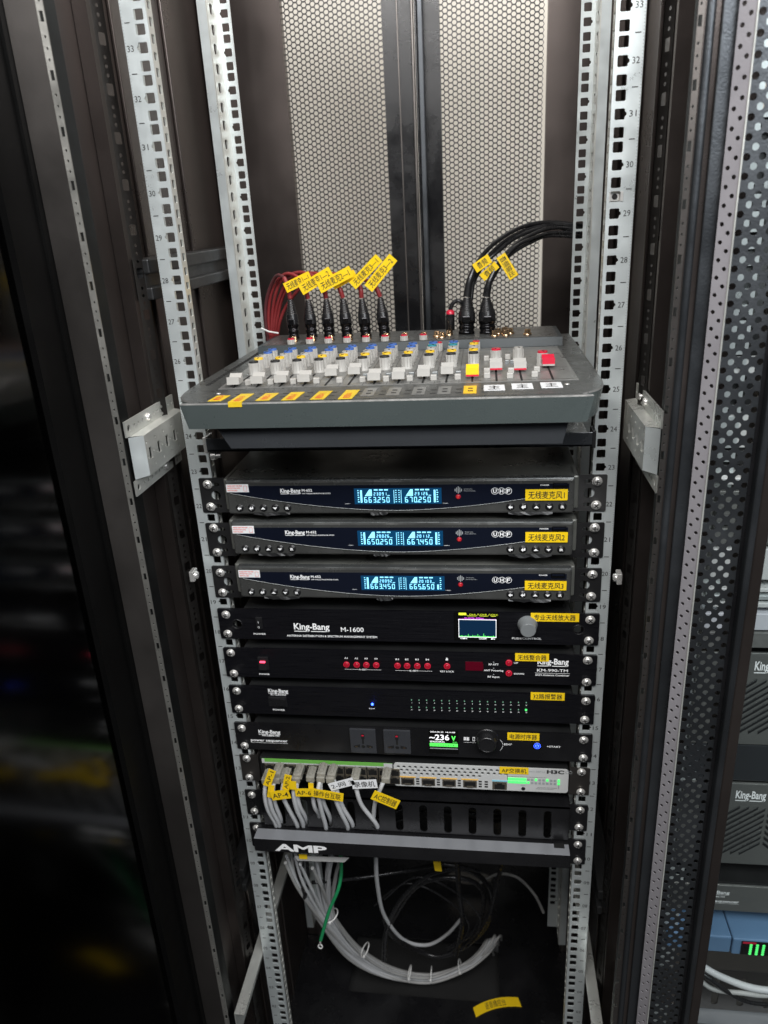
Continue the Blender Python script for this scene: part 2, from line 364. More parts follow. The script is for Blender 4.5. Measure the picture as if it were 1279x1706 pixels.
# base plate with cable opening, low rear panel with an oval opening
b=MB(); z=-.20
b.plate((-.29,.29,-.12,.5),[rect((-0.1780,0.3609,-0.2000)[0],(0.1300,0.3792,-0.2000)[0],(-0.1588,0.2282,-0.2000)[1],(-0.1780,0.3609,-0.2000)[1])],XY(z),-.004,0,'black')
bp_=b.obj('base_plate',cab)
b=MB(); b.box((-.30,-.125,-.25),(.30,.51,-.204),'blackd') if False else b.box((-.30,.49,-.25),(.30,.51,-.204),'blackd'); b.obj('plinth',cab)
b=MB(); b.plate((-.29,.29,-.2,.86),[circ((0.0661,0.4900,-0.1540)[0],-.150,.052,20,.020),],FX(.49),0,.004,'black'); b.obj('rear_panel',cab)
# low horizontal frame bars
def bar(p,q,s,name='frame_bar'):
    b=MB(); p=Vector(p);q=Vector(q); d=(q-p); 
    for (w0,w1,h0,h1) in ((0,.0018,0,.050),(0,.016,.050,.0515)):
        vs=[];
        for c in (p,q):
            for w,h in ((w0,h0),(w1,h0),(w1,h1),(w0,h1)): vs.append(c+Vector((s*w,0,h)))
        b.add(vs,[(0,1,2,3),(7,6,5,4),(0,4,5,1),(1,5,6,2),(2,6,7,3),(3,7,4,0)],'zinc2')
    o=b.obj(name,cab); b=MB(); n=9
    for i in range(n):
        c=p.lerp(q,(i+.5)/n); b.lathe(c+Vector((s*.0019,0,.022+.008*(-1)**i)),(s,0,0),[(0,.0024),(.0003,.0024)],'hole',8)
    b.obj('punched_hole',o)
bar((-.268,.285,.135),(-.268,-.10,.135),1); bar((.268,.285,.135),(.268,-.10,.135),-1)
bar((-.268,.285,.80),(-.268,-.10,.80),1) if False else None
# hanging silver plate low right

# rear doors, mesh
def rear_door(s,x0,x1):
    b=MB(); y=.5; zb,zt=.87,1.78; dx=.0068; dz=.0080; rx,rz=.0036,.0030
    nc=int((x1-x0)/dx); nr=int((zt-zb)/dz); vs=[];fs=[];idx={}
    import numpy as np
    # each hole sits in a hexagonal cell; the cell ring is six quads
    cell=[(-dx/3*1,dz/2),(dx/3,dz/2),(dx*2/3,0),(dx/3,-dz/2),(-dx/3,-dz/2),(-dx*2/3,0)]
    hol=[(c[0]/(dx*2/3)*rx if abs(c[1])<1e-9 else math.copysign(rx*.52,c[0]),math.copysign(rz,c[1]) if abs(c[1])>1e-9 else 0) for c in cell]
    for i in range(nc):
        for j in range(nr):
            cx=x0+(i+.5)*dx; cz=zb+(j+.5)*dz+(dz/2 if i%2 else 0); o=len(vs)
            for a,c in cell: vs.append((cx+a,y,cz+c))
            for a,c in hol: vs.append((cx+a,y,cz+c))
            for k in range(6): fs.append((o+k,o+(k+1)%6,o+6+(k+1)%6,o+6+k))
    b.add(vs,fs,'mesh'); d=b.obj('rear_door',cab)
    mdf=d.modifiers.new('thickness','SOLIDIFY'); mdf.thickness=.001
    b=MB(); xo=s*.289; xc=s*.0015; fr=FX(.499)
    xa,xb=sorted((xo,x0 if s<0 else x1)); b.box((xa,.488,.86),(xb+(.002 if s<0 else 0),.506,1.8),'panel')
    xa,xb=sorted((xc,x1 if s<0 else x0)); b.box((xa-(0 if s>0 else .002),.486,.86),(xb+(.002 if s>0 else 0),.506,1.8),'black')
    if s<0: b.box((-.026,.4835,.86),(-.0235,.486,1.8),'post',.0006); b.box((-.004,.478,.86),(.0,.486,1.8),'post',.001)
    else: b.box((.0055,.470,.86),(.0150,.486,1.8),'lit_top' if False else 'door',.002); b.box((.0015,.474,.86),(.0045,.486,1.8),'black')
    b.obj('door_frame',d)
rear_door(-1,-.2055,-.046); rear_door(1,.0365,.1985)
# left front door, open toward the viewer, smoked glass
dl=MB(); a0=Vector((-.3065,-.128,0)); dirv=Vector((-.035,-1,0)).normalized(); nrm=Vector((1,-.035,0)).normalized()
fd=lambda a,b_,t:tuple(a0+dirv*a+nrm*t+Vector((0,0,b_)))
def dbox(b,a,c,z0,z1,t0,t1,m):
    vs=[fd(x,z,t) for x,z,t in ((a,z0,t0),(c,z0,t0),(c,z0,t1),(a,z0,t1),(a,z1,t0),(c,z1,t0),(c,z1,t1),(a,z1,t1))]
    b.add(vs,[(0,3,2,1),(4,5,6,7),(0,1,5,4),(1,2,6,5),(2,3,7,6),(3,0,4,7)],m)
dbox(dl,0,.045,Zb,Zt,-.022,0,'blackd'); dbox(dl,.555,.60,Zb,Zt,-.022,0,'black'); dbox(dl,.045,.555,Zb,Zb+.05,-.022,0,'black'); dbox(dl,.045,.555,Zt-.05,Zt,-.022,0,'black')
fdo=dl.obj('front_door',cab); b=MB(); dbox(b,.045,.555,Zb+.05,Zt-.05,-.012,-.007,'glassd'); b.obj('glass',fdo)
# ================================================================ RACK EQUIPMENT
def screw_mesh():
    b=MB(); b.lathe((0,0,0),(0,-1,0),[(0,.0058),(.0008,.0058)],'bright',18)
    b.lathe((0,-.0008,0),(0,-1,0),[(0,.0049),(.0014,.0048),(.0026,.0038),(.0031,.002),(.0032,.0004)],'bright',18)
    for w,h in ((.0006,.0030),(.0030,.0006)): b.box((-w,-.0042,-h),(w,-.0034,h),'inkb')
    return b.mesh('screw')
SCR=screw_mesh()
def screws(t,zs,xs=(-.2300,.2300),y=-.0035):
    for z in zs:
        for x in xs:
            put(SCR,'screw',t,(x+random.uniform(-.0006,.0006),y,z+random.uniform(-.0008,.0008)),(0,random.uniform(0,1.5),0))
def logo(b,fr,x0,x1,z,h,m='white',lift=.0004,slash=True):
    """the maker's word mark with its underline"""
    b.text('King-Bang',fr,x0,z,h,m,x1-x0,'L',bold=.025,lift=lift)
    w=x1-x0; ul=[(0,.40),(.47,.965)] if slash else [(0,1)]
    for a,c in ul: b.quad(fr(x0+w*a,z-h*.36,lift),fr(x0+w*c,z-h*.36,lift),fr(x0+w*c,z-h*.24,lift),fr(x0+w*a,z-h*.24,lift),m)
def pxbox(p,q): return min(p[0],q[0]),max(p[0],q[0]),min(p[2],q[2]),max(p[2],q[2])
def sticker(t,p,q,text,y,m='ylw',ink='inkb',name='name_sticker',frac=.86,ch=.62,lab=None):
    x0,x1,z0,z1=pxbox(p,q); b=MB(); fr=FX(y); b.box((x0,y-.0006,z0),(x1,y-.0002,z1),m)
    b.text(text,fr,(x0+x1)/2,z0+(z1-z0)*(1-ch)/2+.0003,(z1-z0)*ch*.86,ink,(x1-x0)*frac,'C',bold=.008,lift=.0009)
    o=b.obj(name,t); 
    if lab: o['label']=lab
    return o
def dark(b,fr,poly,m='hole',lift=.0003):
    tr=tessellate_polygon([[Vector((a,c,0)) for a,c in poly]]); b.add([fr(a,c,lift) for a,c in poly],[tuple(x) for x in tr],m)
def line(b,fr,x0,x1,z,w,m,lift=.0004): b.quad(fr(x0,z-w,lift),fr(x1,z-w,lift),fr(x1,z+w,lift),fr(x0,z+w,lift),m)
# ---------------- 7-segment digits
SEG={'0':'abcdef','1':'bc','2':'abged','3':'abgcd','4':'fgbc','5':'afgcd','6':'afgedc','7':'abc','8':'abcdefg','9':'abcdfg'}
def digits(b,fr,s,x,z,h,m,lift=.0006,w=None,th=.11,gap=.28):
    w=w or h*.55; t=h*th
    for ch in s:
        if ch=='.': b.quad(fr(x-gap*w*.75,z,lift),fr(x-gap*w*.75+t*1.3,z,lift),fr(x-gap*w*.75+t*1.3,z+t*1.3,lift),fr(x-gap*w*.75,z+t*1.3,lift),m); continue
        if ch==' ': x+=w*(1+gap); continue
        P={'a':(x+t*.6,x+w-t*.6,z+h-t,z+h),'d':(x+t*.6,x+w-t*.6,z,z+t),'g':(x+t*.6,x+w-t*.6,z+h/2-t/2,z+h/2+t/2),'f':(x,x+t,z+h/2,z+h-t*.4),'e':(x,x+t,z+t*.4,z+h/2-t*.2),'b':(x+w-t,x+w,z+h/2,z+h-t*.4),'c':(x+w-t,x+w,z+t*.4,z+h/2-t*.2)}
        for k in SEG[ch]: a0,a1,b0,b1=P[k]; b.quad(fr(a0,b0,lift),fr(a1,b0,lift),fr(a1,b1,lift),fr(a0,b1,lift),m)
        x+=w*(1+gap)
    return x
def button_mesh(kind):
    b=MB(); b.lathe((0,0,0),(0,-1,0),[(-.001,.0047),(.0005,.0047),(.0005,.0041),(.0014,.0039),(.0020,.0030)],'rub',18); fr=lambda a,c,t:(a,-.0021-t,c); k=.0025
    if kind in('left','enter'):
        dark(b,fr,[(-k,0),(0,-k),(0,-k*.35),(k,-k*.35),(k,k*.35),(0,k*.35),(0,k)],'white')
        if kind=='enter': dark(b,fr,[(k*.5,k*.35),(k,k*.35),(k,k*.9),(k*.5,k*.9)],'white')
    elif kind=='up': dark(b,fr,[(-k*1.1,-k*.5),(k*1.1,-k*.5),(0,k*.7)],'white')
    elif kind=='down': dark(b,fr,[(-k*1.1,k*.5),(0,-k*.7),(k*1.1,k*.5)],'white')
    else: b.text('IR',fr,0,-k*.6,k*1.3,'white',None,'C',bold=.03,lift=.0001)
    return b.mesh('button')
BTN={k:button_mesh(k) for k in ('left','enter','up','down','IR')}
def ear(t,z0,z1,s,xi,xo,m,y=-.0022):
    b=MB(); zc=(z0+z1)/2; fr=lambda a,c,tt:(s*a,y+tt,c); xc=xi+.017
    hs=[circ(xc,zc,.0062,14),rrect(xc-.006,xc+.010,z1-.0105,z1-.0058,.002,1),rrect(xc-.006,xc+.010,z0+.0058,z0+.0105,.002,1)]
    b.plate((xi,xo,z0,z1),hs,fr,0,.002,m,outer=rrect(xi,xo,z0,z1,.0015,2)); b.box((s*(xi),y+.002,z0),(s*(xi-.0015),.03,z1),m)
    return b.obj('rack_ear',t)
def receiver(zm,ze,label,f1,f2,m1,m2,dx=0):
    t=thing('wireless_microphone_receiver',label,'receiver',(0,0,zm-.022),'wireless microphone receivers stacked under the mixer')
    z0,z1=zm-.0215,zm+.0205; y=-.015; x0,x1=-.2035+dx,.2035+dx; fr=FX(y)
    b=MB(); b.box((x0,y,z0),(x1,-.004,z1),'bezel',.0025); b.box((x0,y+.001,z1-.0045),(x1,-.004,z1+.0006),'bezel2',.0012)
    f=b.obj('front_bezel',t)
    b=MB(); b.box((-.2095,-.004,zm-.0205),(.2095,.245,zm+.0200),'film',.002); b.obj('chassis',t)
    # curved gloss window: flat top, arc below
    n=40; top=z1-.0060; xa,xb=x0+.006,x1-.006
    arc=[(xa+(xb-xa)*i/n, zm+.0052-.0225*(1-abs(2*i/n-1)**1.75)) for i in range(n+1)]
    b=MB(); dark(b,fr,[(xb,top),(xa,top)]+arc,'glossb',.0004)
    o=b.obj('display_window',f)
    b=MB(); b.tube([fr(a,c,.0004) for a,c in arc],.0007,'bezel2',6,1)
    b.obj('trim_line',f)
    # lcd
    X=lambda u,v:None
    lx0,lx1,lz0,lz1=-.0482+dx,.0538+dx,zm-.0090,zm+.0105
    b=MB(); b.box((lx0,y-.0008,lz0),(lx1,y-.0002,lz1),'lcd'); L=b.obj('lcd_screen',f)
    b=MB()
    for side,fa,ma,xs in ((-1,f1,m1,lx0),(1,f2,m2,(lx0+lx1)/2+.0035)):
        lx=xs+.0105 if side<0 else xs+.004
        digits(b,fr,fa,lx+.001,lz0+.0020,.0070,'seg',.0011,.0036,.13,.46)
        digits(b,fr,ma,lx+.0125,lz0+.0108,.0040,'seg',.0011,.0021,.16,.55)
        dark(b,fr,[(lx+.002,lz0+.0102),(lx+.0105,lz0+.0102),(lx+.0105,lz1-.0012),(lx+.0075,lz1-.0012)],'seg',.0011)
        for k in range(3): line(b,fr,lx+.013+k*.006,lx+.0175+k*.006,lz1-.0018,.0008,'seg',.0011)
        line(b,fr,lx+.0285,lx+.0315,lz0+.0108,.0004,'seg',.0011)
        bx_=xs+.0072 if side<0 else lx+.0345
        b.quad(fr(bx_,lz0+.002,.0011),fr(bx_+.0022,lz0+.002,.0011),fr(bx_+.0022,lz1-.002-(0 if not m2.endswith('3') or side<0 else .009),.0011),fr(bx_,lz1-.002-(0 if not m2.endswith('3') or side<0 else .009),.0011),'seg')
        for k in range(6): xx=bx_-.0032 if side<0 else bx_+.0033; line(b,fr,xx,xx+(.0014 if k%2 else .002),lz0+.003+k*.0028,.0006,'seg',.0011)
    xm=(lx0+lx1)/2
    for sx in(-1,1):
        b.quad(fr(xm+sx*.0042-.0003,lz0+.0012,.0011),fr(xm+sx*.0042+.0003,lz0+.0012,.0011),fr(xm+sx*.0042+.0003,lz1-.002,.0011),fr(xm+sx*.0042-.0003,lz1-.002,.0011),'seg')
        for k in range(6): line(b,fr,xm+sx*.0018-.0008,xm+sx*.0018+.0008,lz0+.003+k*.0028,.0005,'seg',.0011)
    b.obj('readout',L)
    # prints
    b=MB(); logo(b,fr,-.1366+dx,-.1122+dx,zm+.0060,.0052,lift=.0008)
    b.text('M-652',fr,-.1105+dx,zm+.0072,.0032,'white',.0125,'L',bold=.02,lift=.0008)
    b.text('UHF WIRELESS MICROPHONE SYSTEM',fr,-.1105+dx,zm+.0040,.0016,'white',.034,'L',bold=.01,lift=.0008)
    for i,c in enumerate('UHF'):
        cx=.1146+dx+i*.0076; cz=zm+.0062
        ro=circ(cx,cz,.0041,20); ri=circ(cx,cz,.0036,20)
        vs=[fr(a,c_,.0008) for a,c_ in ro+ri]; b.add(vs,[(k,(k+1)%20,20+(k+1)%20,20+k) for k in range(20)],'white')
        b.text(c,fr,cx,cz-.0022,.0045,'white',.0042,'C',bold=.03,lift=.0008)
    b.text('CHANNEL A',fr,-.060+dx,zm-.0088,.0011,'white',.006,'L',lift=.0008); b.text('CHANNEL B',fr,.055+dx,zm-.0088,.0011,'white',.006,'L',lift=.0008)
    for k in range(5): h=(.0016,.003,.0043,.003,.0016)[k]; b.quad(fr(.0690+dx+k*.0018,zm+.0078-h,.0008),fr(.0700+dx+k*.0018,zm+.0078-h,.0008),fr(.0700+dx+k*.0018,zm+.0078+h,.0008),fr(.0690+dx+k*.0018,zm+.0078+h,.0008),'inkg')
    b.text('SIGNAL',fr,.0795+dx,zm+.0083,.0013,'inkg',.010,'L',lift=.0008); b.text('PROCESSING',fr,.0795+dx,zm+.0060,.0013,'inkg',.013,'L',lift=.0008)
    b.text('POWER',fr,.1655+dx,zm+.0122,.0016,'white',.010,'L',bold=.02,lift=.0008)
    b.obj('lettering',f)
    b=MB(); b.lathe((.0729+dx,y-.0004,zm-.0005),(0,-1,0),[(0,.0030),(.001,.0028),(.0014,.0018)],'redled',14); b.text('IR',fr,.0729+dx,zm-.0018,.0028,'inkr',.003,'C',bold=.03,lift=.0020); b.obj('infrared_lamp',f)
    b=MB(); b.box((.1795+dx,y-.0018,zm+.0098),(.1955+dx,y-.0003,zm+.0160),'scrk',.0006); b.box((.1805+dx,y-.0022,zm+.0128),(.1945+dx,y-.0017,zm+.0150),'glossb'); b.obj('power_button',f)
    for i,k in enumerate(('left','enter','up','down','IR')):
        put(BTN[k],'button',f,(-.1888+dx+i*.0147,y-.0002,zm-.0132)); put(BTN[k],'button',f,(.1323+dx+i*.0146,y-.0002,zm-.0130))
    # warning sticker
    b=MB(); sx=x0+.0012; b.box((sx,y-.0012,zm+.0070),(sx+.0275,y-.0006,zm+.0170),'wlab',.0003)
    for k,s_ in enumerate(('PLEASE KEEP THIS FILM','PROTECTION UNTIL','INSTALLED')): b.text(s_,fr,sx+.0015,zm+.0143-k*.0028,.0016,'inkr',(.018,.016,.012)[k],'L',bold=.02,lift=.0014)
    for q in (rect(sx+.0215,sx+.0255,zm+.0085,zm+.0150),): 
        for i in range(4): a,c=q[i],q[(i+1)%4]; b.tube([fr(a[0],a[1],.0014),fr(c[0],c[1],.0014)],.00015,'inkr',4,1)
    b.obj('film_sticker',t)
    # wrinkled transport film bits hanging below
    b=MB()
    for cx,w in ((-.150+dx,.045),(.155+dx,.05),(-.02+dx,.02)):
        n=9; vs=[];
        for i in range(n): 
            u=i/(n-1); xx=cx+(u-.5)*w; vs+= [(xx,y-.0004,z0+.002),(xx,y-.0006-random.uniform(0,.0016),z0-.0022*math.sin(PI*u)**.5*random.uniform(.3,1.2))]
        b.add(vs,[(2*i,2*i+2,2*i+3,2*i+1) for i in range(n-1)],'chas')
    b.obj('protective_film',t)
    ear(t,ze-.0222,ze+.0222,-1,.2045,.2408,'earb'); ear(t,ze-.0222,ze+.0222,1,.2045,.2408,'earg' if zm>.95 else 'earb')
    return t
ZM=[.9700,.9112,.8525,.7922,.7335,.6747,.6144,.5557,.4969,.4366]
SZ=[(.9842,.9557),(.9271,.8953),(.8668,.8382),(.8065,.7779),(.7493,.7176),(.689,.6604),(.6287,.6001),(.5715,.5398),(.5112,.4826),(.4508,.4223)]
ofs=.0015
r1=receiver(.9720,ZM[0],'slim dark microphone receiver directly under the mixer, blue display reading 663.250 and 670.250','663.250','670.250','23091','23126')
r2=receiver(.9185,ZM[1],'middle one of three microphone receivers, blue display reading 650.250 and 667.450','650.250','667.450','20026','20112',.0005)
r3=receiver(.8590,ZM[2],'lowest of three microphone receivers, blue display reading 663.450 and 665.650','663.450','665.650','20092','20103',.001)
for t,zz in ((r1,SZ[0]),(r2,SZ[1]),(r3,SZ[2])): screws(t,zz)
sticker(r1,(0.1489,-0.0160,0.9803),(0.1959,-0.0160,0.9669),'无线麦克风1',-.0165)
sticker(r2,(0.1498,-0.0160,0.9278),(0.1978,-0.0160,0.9150),'无线麦克风2',-.0165)
sticker(r3,(0.1501,-0.0160,0.8650),(0.1986,-0.0160,0.8528),'无线麦克风3',-.0165)
# ---------------- plain 1U black panels
def panel(name,label,cat,i,m='brush',hole=True,fm='brush'):
    zm=ZM[i]; t=thing(name,label,cat,(0,0,zm-.022)); b=MB(); xw=.2412; z0,z1=zm-.0220,zm+.0220
    hs=[circ(-.2165,zm,.0060,14),circ(.2165,zm,.0060,14)] if hole else []
    b.plate((-xw,xw,z0,z1),hs,lambda a,c,tt:(a,-.0035+tt,c),0,.003,m,outer=rrect(-xw,xw,z0,z1,.0015,2))
    f=b.obj('front_panel',t)
    b=MB(); b.box((-.2145 if not hole else -.208,-.0005+.001,zm-.0205),(.2145 if not hole else .208,.22,zm+.0205),'chas',.001); b.obj('chassis',t)
    if hole:
        for x in (-.2165,.2165):
            b=MB(); b.lathe((x,-.0036,zm),(0,-1,0),[(0,.0072),(.001,.0070),(.001,.0061),(0,.0060)],'black',18,caps=False); b.obj('grommet',f)
    screws(t,SZ[i],y=-.0048)
    return t,f
fr=FX(-.0035); Yp=-.0035
def rocker(f,c,w,h,lit=None,marks=None,name='power_switch',horiz=False):
    x,_,z=c; b=MB(); b.box((x-w/2,Yp-.0022,z-h/2),(x+w/2,Yp,z+h/2),'rock',.0006)
    if horiz: b.prism([(0,0),(w*.45,.001),(w*.9,.0028),(w*.9,-.001),(0,-.001)],lambda a,c_,t:(x-w*.45+a,Yp-.0022-c_,z-h*.36+t),0,h*.72,'rub')
    else: b.prism([(0,.0028),(h*.45,.001),(h*.86,0),(h*.86,-.001),(0,-.001)],lambda a,c_,t:(x-w*.36+t,Yp-.0022-c_,z-h*.43+a),0,w*.72,'rub')
    if lit: b.box((x-w*.25,Yp-.0048,z+h*.12),(x+w*.25,Yp-.0030,z+h*.24),lit,.0003)
    if marks: b.text('I',FX(Yp),x,z+h*.08,.0030,'white',.0006,'C',bold=.02,lift=.0046); b.text('O',FX(Yp),x,z-h*.33,.0030,'white',.0026,'C',bold=.0,lift=.0054)
    b.obj(name,f)
# antenna amplifier
t,f=panel('antenna_distributor','black antenna distribution unit with a small colour screen and frosted round knob','antenna distributor',3)
rocker(f,(-0.1866,-0.0035,0.7949),.0085,.0165,marks=True)
b=MB(); p=(-0.1413,-0.0035,0.7860); q=(-0.0946,-0.0035,0.7869); logo(b,fr,p[0],q[0],p[2],.0092)
p=(-0.0800,-0.0035,0.7836); q=(-0.0503,-0.0035,0.7842); b.text('M-1600',fr,p[0],p[2],.0068,'white',q[0]-p[0],'L',bold=.012,lift=.0004)
p=(-0.1519,-0.0035,0.7751); q=(-0.0336,-0.0035,0.7775); b.text('ANTENNA DISTRIBUTION & SPECTRUM MANAGEMENT SYSTEM',fr,p[0],p[2],.0029,'white',q[0]-p[0],'L',bold=.02,lift=.0004)
p=(-0.1879,-0.0035,0.7770); b.text('POWER',fr,p[0],p[2],.0024,'white',.0165,'C',bold=.02,lift=.0004)
p=(0.1543,-0.0035,0.7771); b.text('PUSH/CONTROL',fr,p[0],p[2],.0028,'white',.036,'C',bold=.01,lift=.0004)
b.obj('lettering',f)
b=MB(); p=(0.0648,-0.0035,0.8147); q=(0.1203,-0.0035,0.7747); b.box((p[0],Yp-.0012,q[2]),(q[0],Yp,p[2]),'scrk',.0003); scn=b.obj('colour_screen',f)
b=MB(); A=(0.0706,-0.0035,0.8046); B=(0.1166,-0.0035,0.7798); x0,x1,z0,z1=A[0],B[0],B[2],A[2]; L=.0014
dark(b,fr,rect(x0,x1,z0,z1),'scr',L)
for a,c,d,e in ((x0,z0,x1,z0),(x0,z1,x1,z1),(x0,z0,x0,z1),(x1,z0,x1,z1)): b.box((a-.0003,Yp-L-.0003,c-.0003),(d+.0003,Yp-L,e+.0003),'scrw')
dark(b,fr,rect(x0,x0+.009,z1+.0062,z1+.0095),'scry',L); 
zz=z1+.0052
b.tube([fr(x0+.009,z1+.009,L),fr(x0+.0105,zz,L),fr(x0+.022,zz,L),fr(x0+.024,z1+.0085,L),fr(x0+.026,zz,L),fr(x0+.036,zz,L),fr(x0+.038,z1+.0085,L),fr(x0+.040,zz,L),fr(x1,zz,L)],.00025,'scry',4,1)
for k,s_ in enumerate(('CH-A','CH-B','CH-C')): b.text(s_,fr,x0+.013+k*.0135,z1+.0062,.0022,'scry',.008,'L',lift=L)
b.text('0:LOCK, RFSmt',fr,x0+.007,z1+.0012,.0020,'scrm',.024,'L',bold=.02,lift=L); line(b,fr,x0,x1,z1+.0008,.0002,'scrm',L)
pts=[]; random.seed(9)
for i in range(50):
    xx=x0+.0008+(x1-x0-.0016)*i/49; hgt=.0010+abs(random.gauss(0,.0008))+(.0028 if i in(12,25,33) else 0); b.quad(fr(xx-.0003,z0+.0006,L+.0001),fr(xx+.0003,z0+.0006,L+.0001),fr(xx+.0003,z0+hgt,L+.0001),fr(xx-.0003,z0+hgt,L+.0001),'scrg')
line(b,fr,x0,x1,z0+.0008,.0003,'scrg',L+.0002)
for xx,s_ in ((x0+.0015,'470MHz'),(x0+.025,'Cnt:6000'),(x1-.006,'MHz')): b.text(s_,fr,xx,z0-.0030,.0018,'scrw',None,'L',bold=.02,lift=L)
b.obj('screen_graph',scn)
p=(0.1550,-0.0120,0.7983); b=MB(); b.lathe((p[0],Yp,p[2]),(0,-1,0),[(0,.0122),(.001,.0122),(.002,.0102),(.014,.0098),(.0152,.009)],'nknob',32); b.lathe((p[0],Yp-.0152,p[2]),(0,-1,0),[(0,.0089),(.0002,.0087)],'nknob',28); b.obj('control_knob',f)
sticker(t,(0.1587,-0.0045,0.8151),(0.2166,-0.0045,0.8035),'专业天线放大器',-.0042)
# combiner
t,f=panel('antenna_combiner','black wireless combiner panel with two rows of four red round buttons','antenna combiner',4,hole=False)
rocker(f,(-0.1879,-0.0035,0.7341),.0145,.0195,lit='redlit')
def ring_button(c,m='redled',r=.0042):
    x,_,z=c; b=MB(); b.lathe((x,Yp,z),(0,-1,0),[(0,r),(.0016,r),(.0016,r*.72),(.0008,r*.70)],'kred',18,caps=False); b.lathe((x,Yp,z),(0,-1,0),[(0,r*.68),(.0020,r*.66),(.0024,r*.5)],m,16); return b.obj('button',f)
for u in (577,594,611,627): ring_button(by_(u,1107)) if False else None
RB=[(-0.0763,-0.0040,0.7347),(-0.0628,-0.0040,0.7346),(-0.0501,-0.0040,0.7347),(-0.0371,-0.0040,0.7348),(-0.0093,-0.0040,0.7346),(0.0032,-0.0040,0.7347),(0.0164,-0.0040,0.7349),(0.0296,-0.0040,0.7352),(0.0546,-0.0040,0.7357),(0.1328,-0.0040,0.7429),(0.1329,-0.0040,0.7273)]
for c in RB: ring_button(c)
b=MB()
for c,s_ in zip(RB[:8],('A1','A2','A3','A4','B1','B2','B3','B4')): b.text(s_,fr,c[0],c[2]+.0085,.0024,'white',.0044,'C',bold=.02,lift=.0004)
for i,j,s_ in ((0,3,'A-SET'),(4,7,'B-SET')):
    xa,xb=RB[i][0]-.003,RB[j][0]+.006; z=RB[i][2]-.0072; line(b,fr,xa,xa+(xb-xa)*.38,z,.0002,'white'); line(b,fr,xa+(xb-xa)*.62,xb,z,.0002,'white'); b.text(s_,fr,(xa+xb)/2,z-.0010,.0022,'white',.011,'C',bold=.02,lift=.0004)
c=RB[8]; b.text('KEY LOCK',fr,c[0],c[2]-.0092,.0024,'white',.018,'C',bold=.02,lift=.0004); b.box((c[0]-.0015,Yp-.0004,c[2]+.0085),(c[0]+.0015,Yp-.0001,c[2]+.0108),'white'); b.box((c[0]-.0009,Yp-.0004,c[2]+.0108),(c[0]+.0009,Yp-.0001,c[2]+.0122),'white')
p=(-0.1883,-0.0035,0.7154); b.text('POWER',fr,p[0],p[2],.0024,'white',.0145,'C',bold=.02,lift=.0004)
for v_,s_ in ((0,'RF ATT'),(1,'ANT Powering'),(2,'RF Input')):
    p=((0.1137,-0.0035,0.7385),(0.1137,-0.0035,0.7296),(0.1137,-0.0035,0.7201))[v_]; b.text(s_,fr,p[0],p[2],.0026,'white',(.0125,.0245,.0150)[v_],'C',bold=.02,lift=.0004); dark(b,fr,circ(p[0],p[2]+.0045,.0008,8),'inkg')
p=(0.1392,-0.0035,0.7427); b.text('UP',fr,p[0],p[2]-.001,.0022,'white',.005,'L',bold=.02,lift=.0004)
p=(0.1394,-0.0035,0.7267); b.text('DOWN',fr,p[0],p[2]-.001,.0022,'white',.0125,'L',bold=.02,lift=.0004)
p=(0.1683,-0.0035,0.7418); q=(0.2067,-0.0035,0.7428); logo(b,fr,p[0],q[0],p[2],.0086)
p=(0.1871,-0.0035,0.7308); b.text('KM-990-TM',fr,p[0],p[2],.0042,'white',.038,'C',bold=.01,lift=.0004); line(b,fr,p[0]-.0215,p[0]+.0215,p[2]-.0022,.00022,'white')
b.text('6CH Antenna Combiner',fr,p[0],p[2]-.0062,.0026,'white',.042,'C',bold=.02,lift=.0004)
b.obj('lettering',f)
b=MB(); p=(0.0781,-0.0035,0.7429); q=(0.1000,-0.0035,0.7301); b.box((p[0],Yp-.0006,q[2]),(q[0],Yp,p[2]),'reddk'); digits(b,fr,'888',p[0]+.003,q[2]+.0018,.009,'reddk',.0008,.0055); b.obj('digit_window',f)
sticker(t,(0.1405,-0.0045,0.7575),(0.1822,-0.0045,0.7463),'无线整合器',-.0042)
# alarm / 32 channel
t,f=panel('channel_alarm','black alarm unit with a blue lamp and two long rows of tiny green lights','alarm unit',5,hole=False)
rocker(f,(-0.1746,-0.0035,0.6739),.0250,.0150,name='power_switch',horiz=True)
b=MB(); p=(-0.1864,-0.0035,0.6880); q=(-0.1589,-0.0035,0.6889); logo(b,fr,p[0],q[0],p[2],.0058)
p=(-0.1728,-0.0035,0.6832); b.text('K-S2032',fr,p[0],p[2],.0030,'white',.021,'C',bold=.01,lift=.0004)
p=(-0.1745,-0.0035,0.6589); b.text('POWER',fr,p[0],p[2],.0026,'white',.017,'C',bold=.02,lift=.0004)
p=(-0.0463,-0.0035,0.6660); b.text('POW',fr,p[0],p[2],.0018,'white',.008,'C',bold=.02,lift=.0004)
a0_=(0.0066,-0.0035,0.6821); a1_=(0.1551,-0.0035,0.6831); c0_=(0.0061,-0.0035,0.6708); c1_=(0.1553,-0.0035,0.6720)
for i in range(16):
    for r_,(A,B) in enumerate(((a0_,a1_),(c0_,c1_))):
        x=A[0]+(B[0]-A[0])*i/15; z=A[2]+(B[2]-A[2])*i/15; 
        b.text(str(i+1+16*r_),fr,x+.0006,z-.0046,.0016,'white',None,'C',bold=.02,lift=.0004)
b.obj('lettering',f)
LEDM=MB(); LEDM.lathe((0,0,0),(0,-1,0),[(0,.0016),(.001,.0014),(.0014,.0008)],'port',10); LEDM.lathe((.0003,-.0008,.0008),(0,-1,0),[(0,.0008),(.0009,.0006)],'grndim',8); LEDM=LEDM.mesh('indicator_light')
LEDN=MB(); LEDN.lathe((0,0,0),(0,-1,0),[(0,.0016),(.001,.0014),(.0014,.0008)],'grnled',10); LEDN=LEDN.mesh('indicator_light_green')
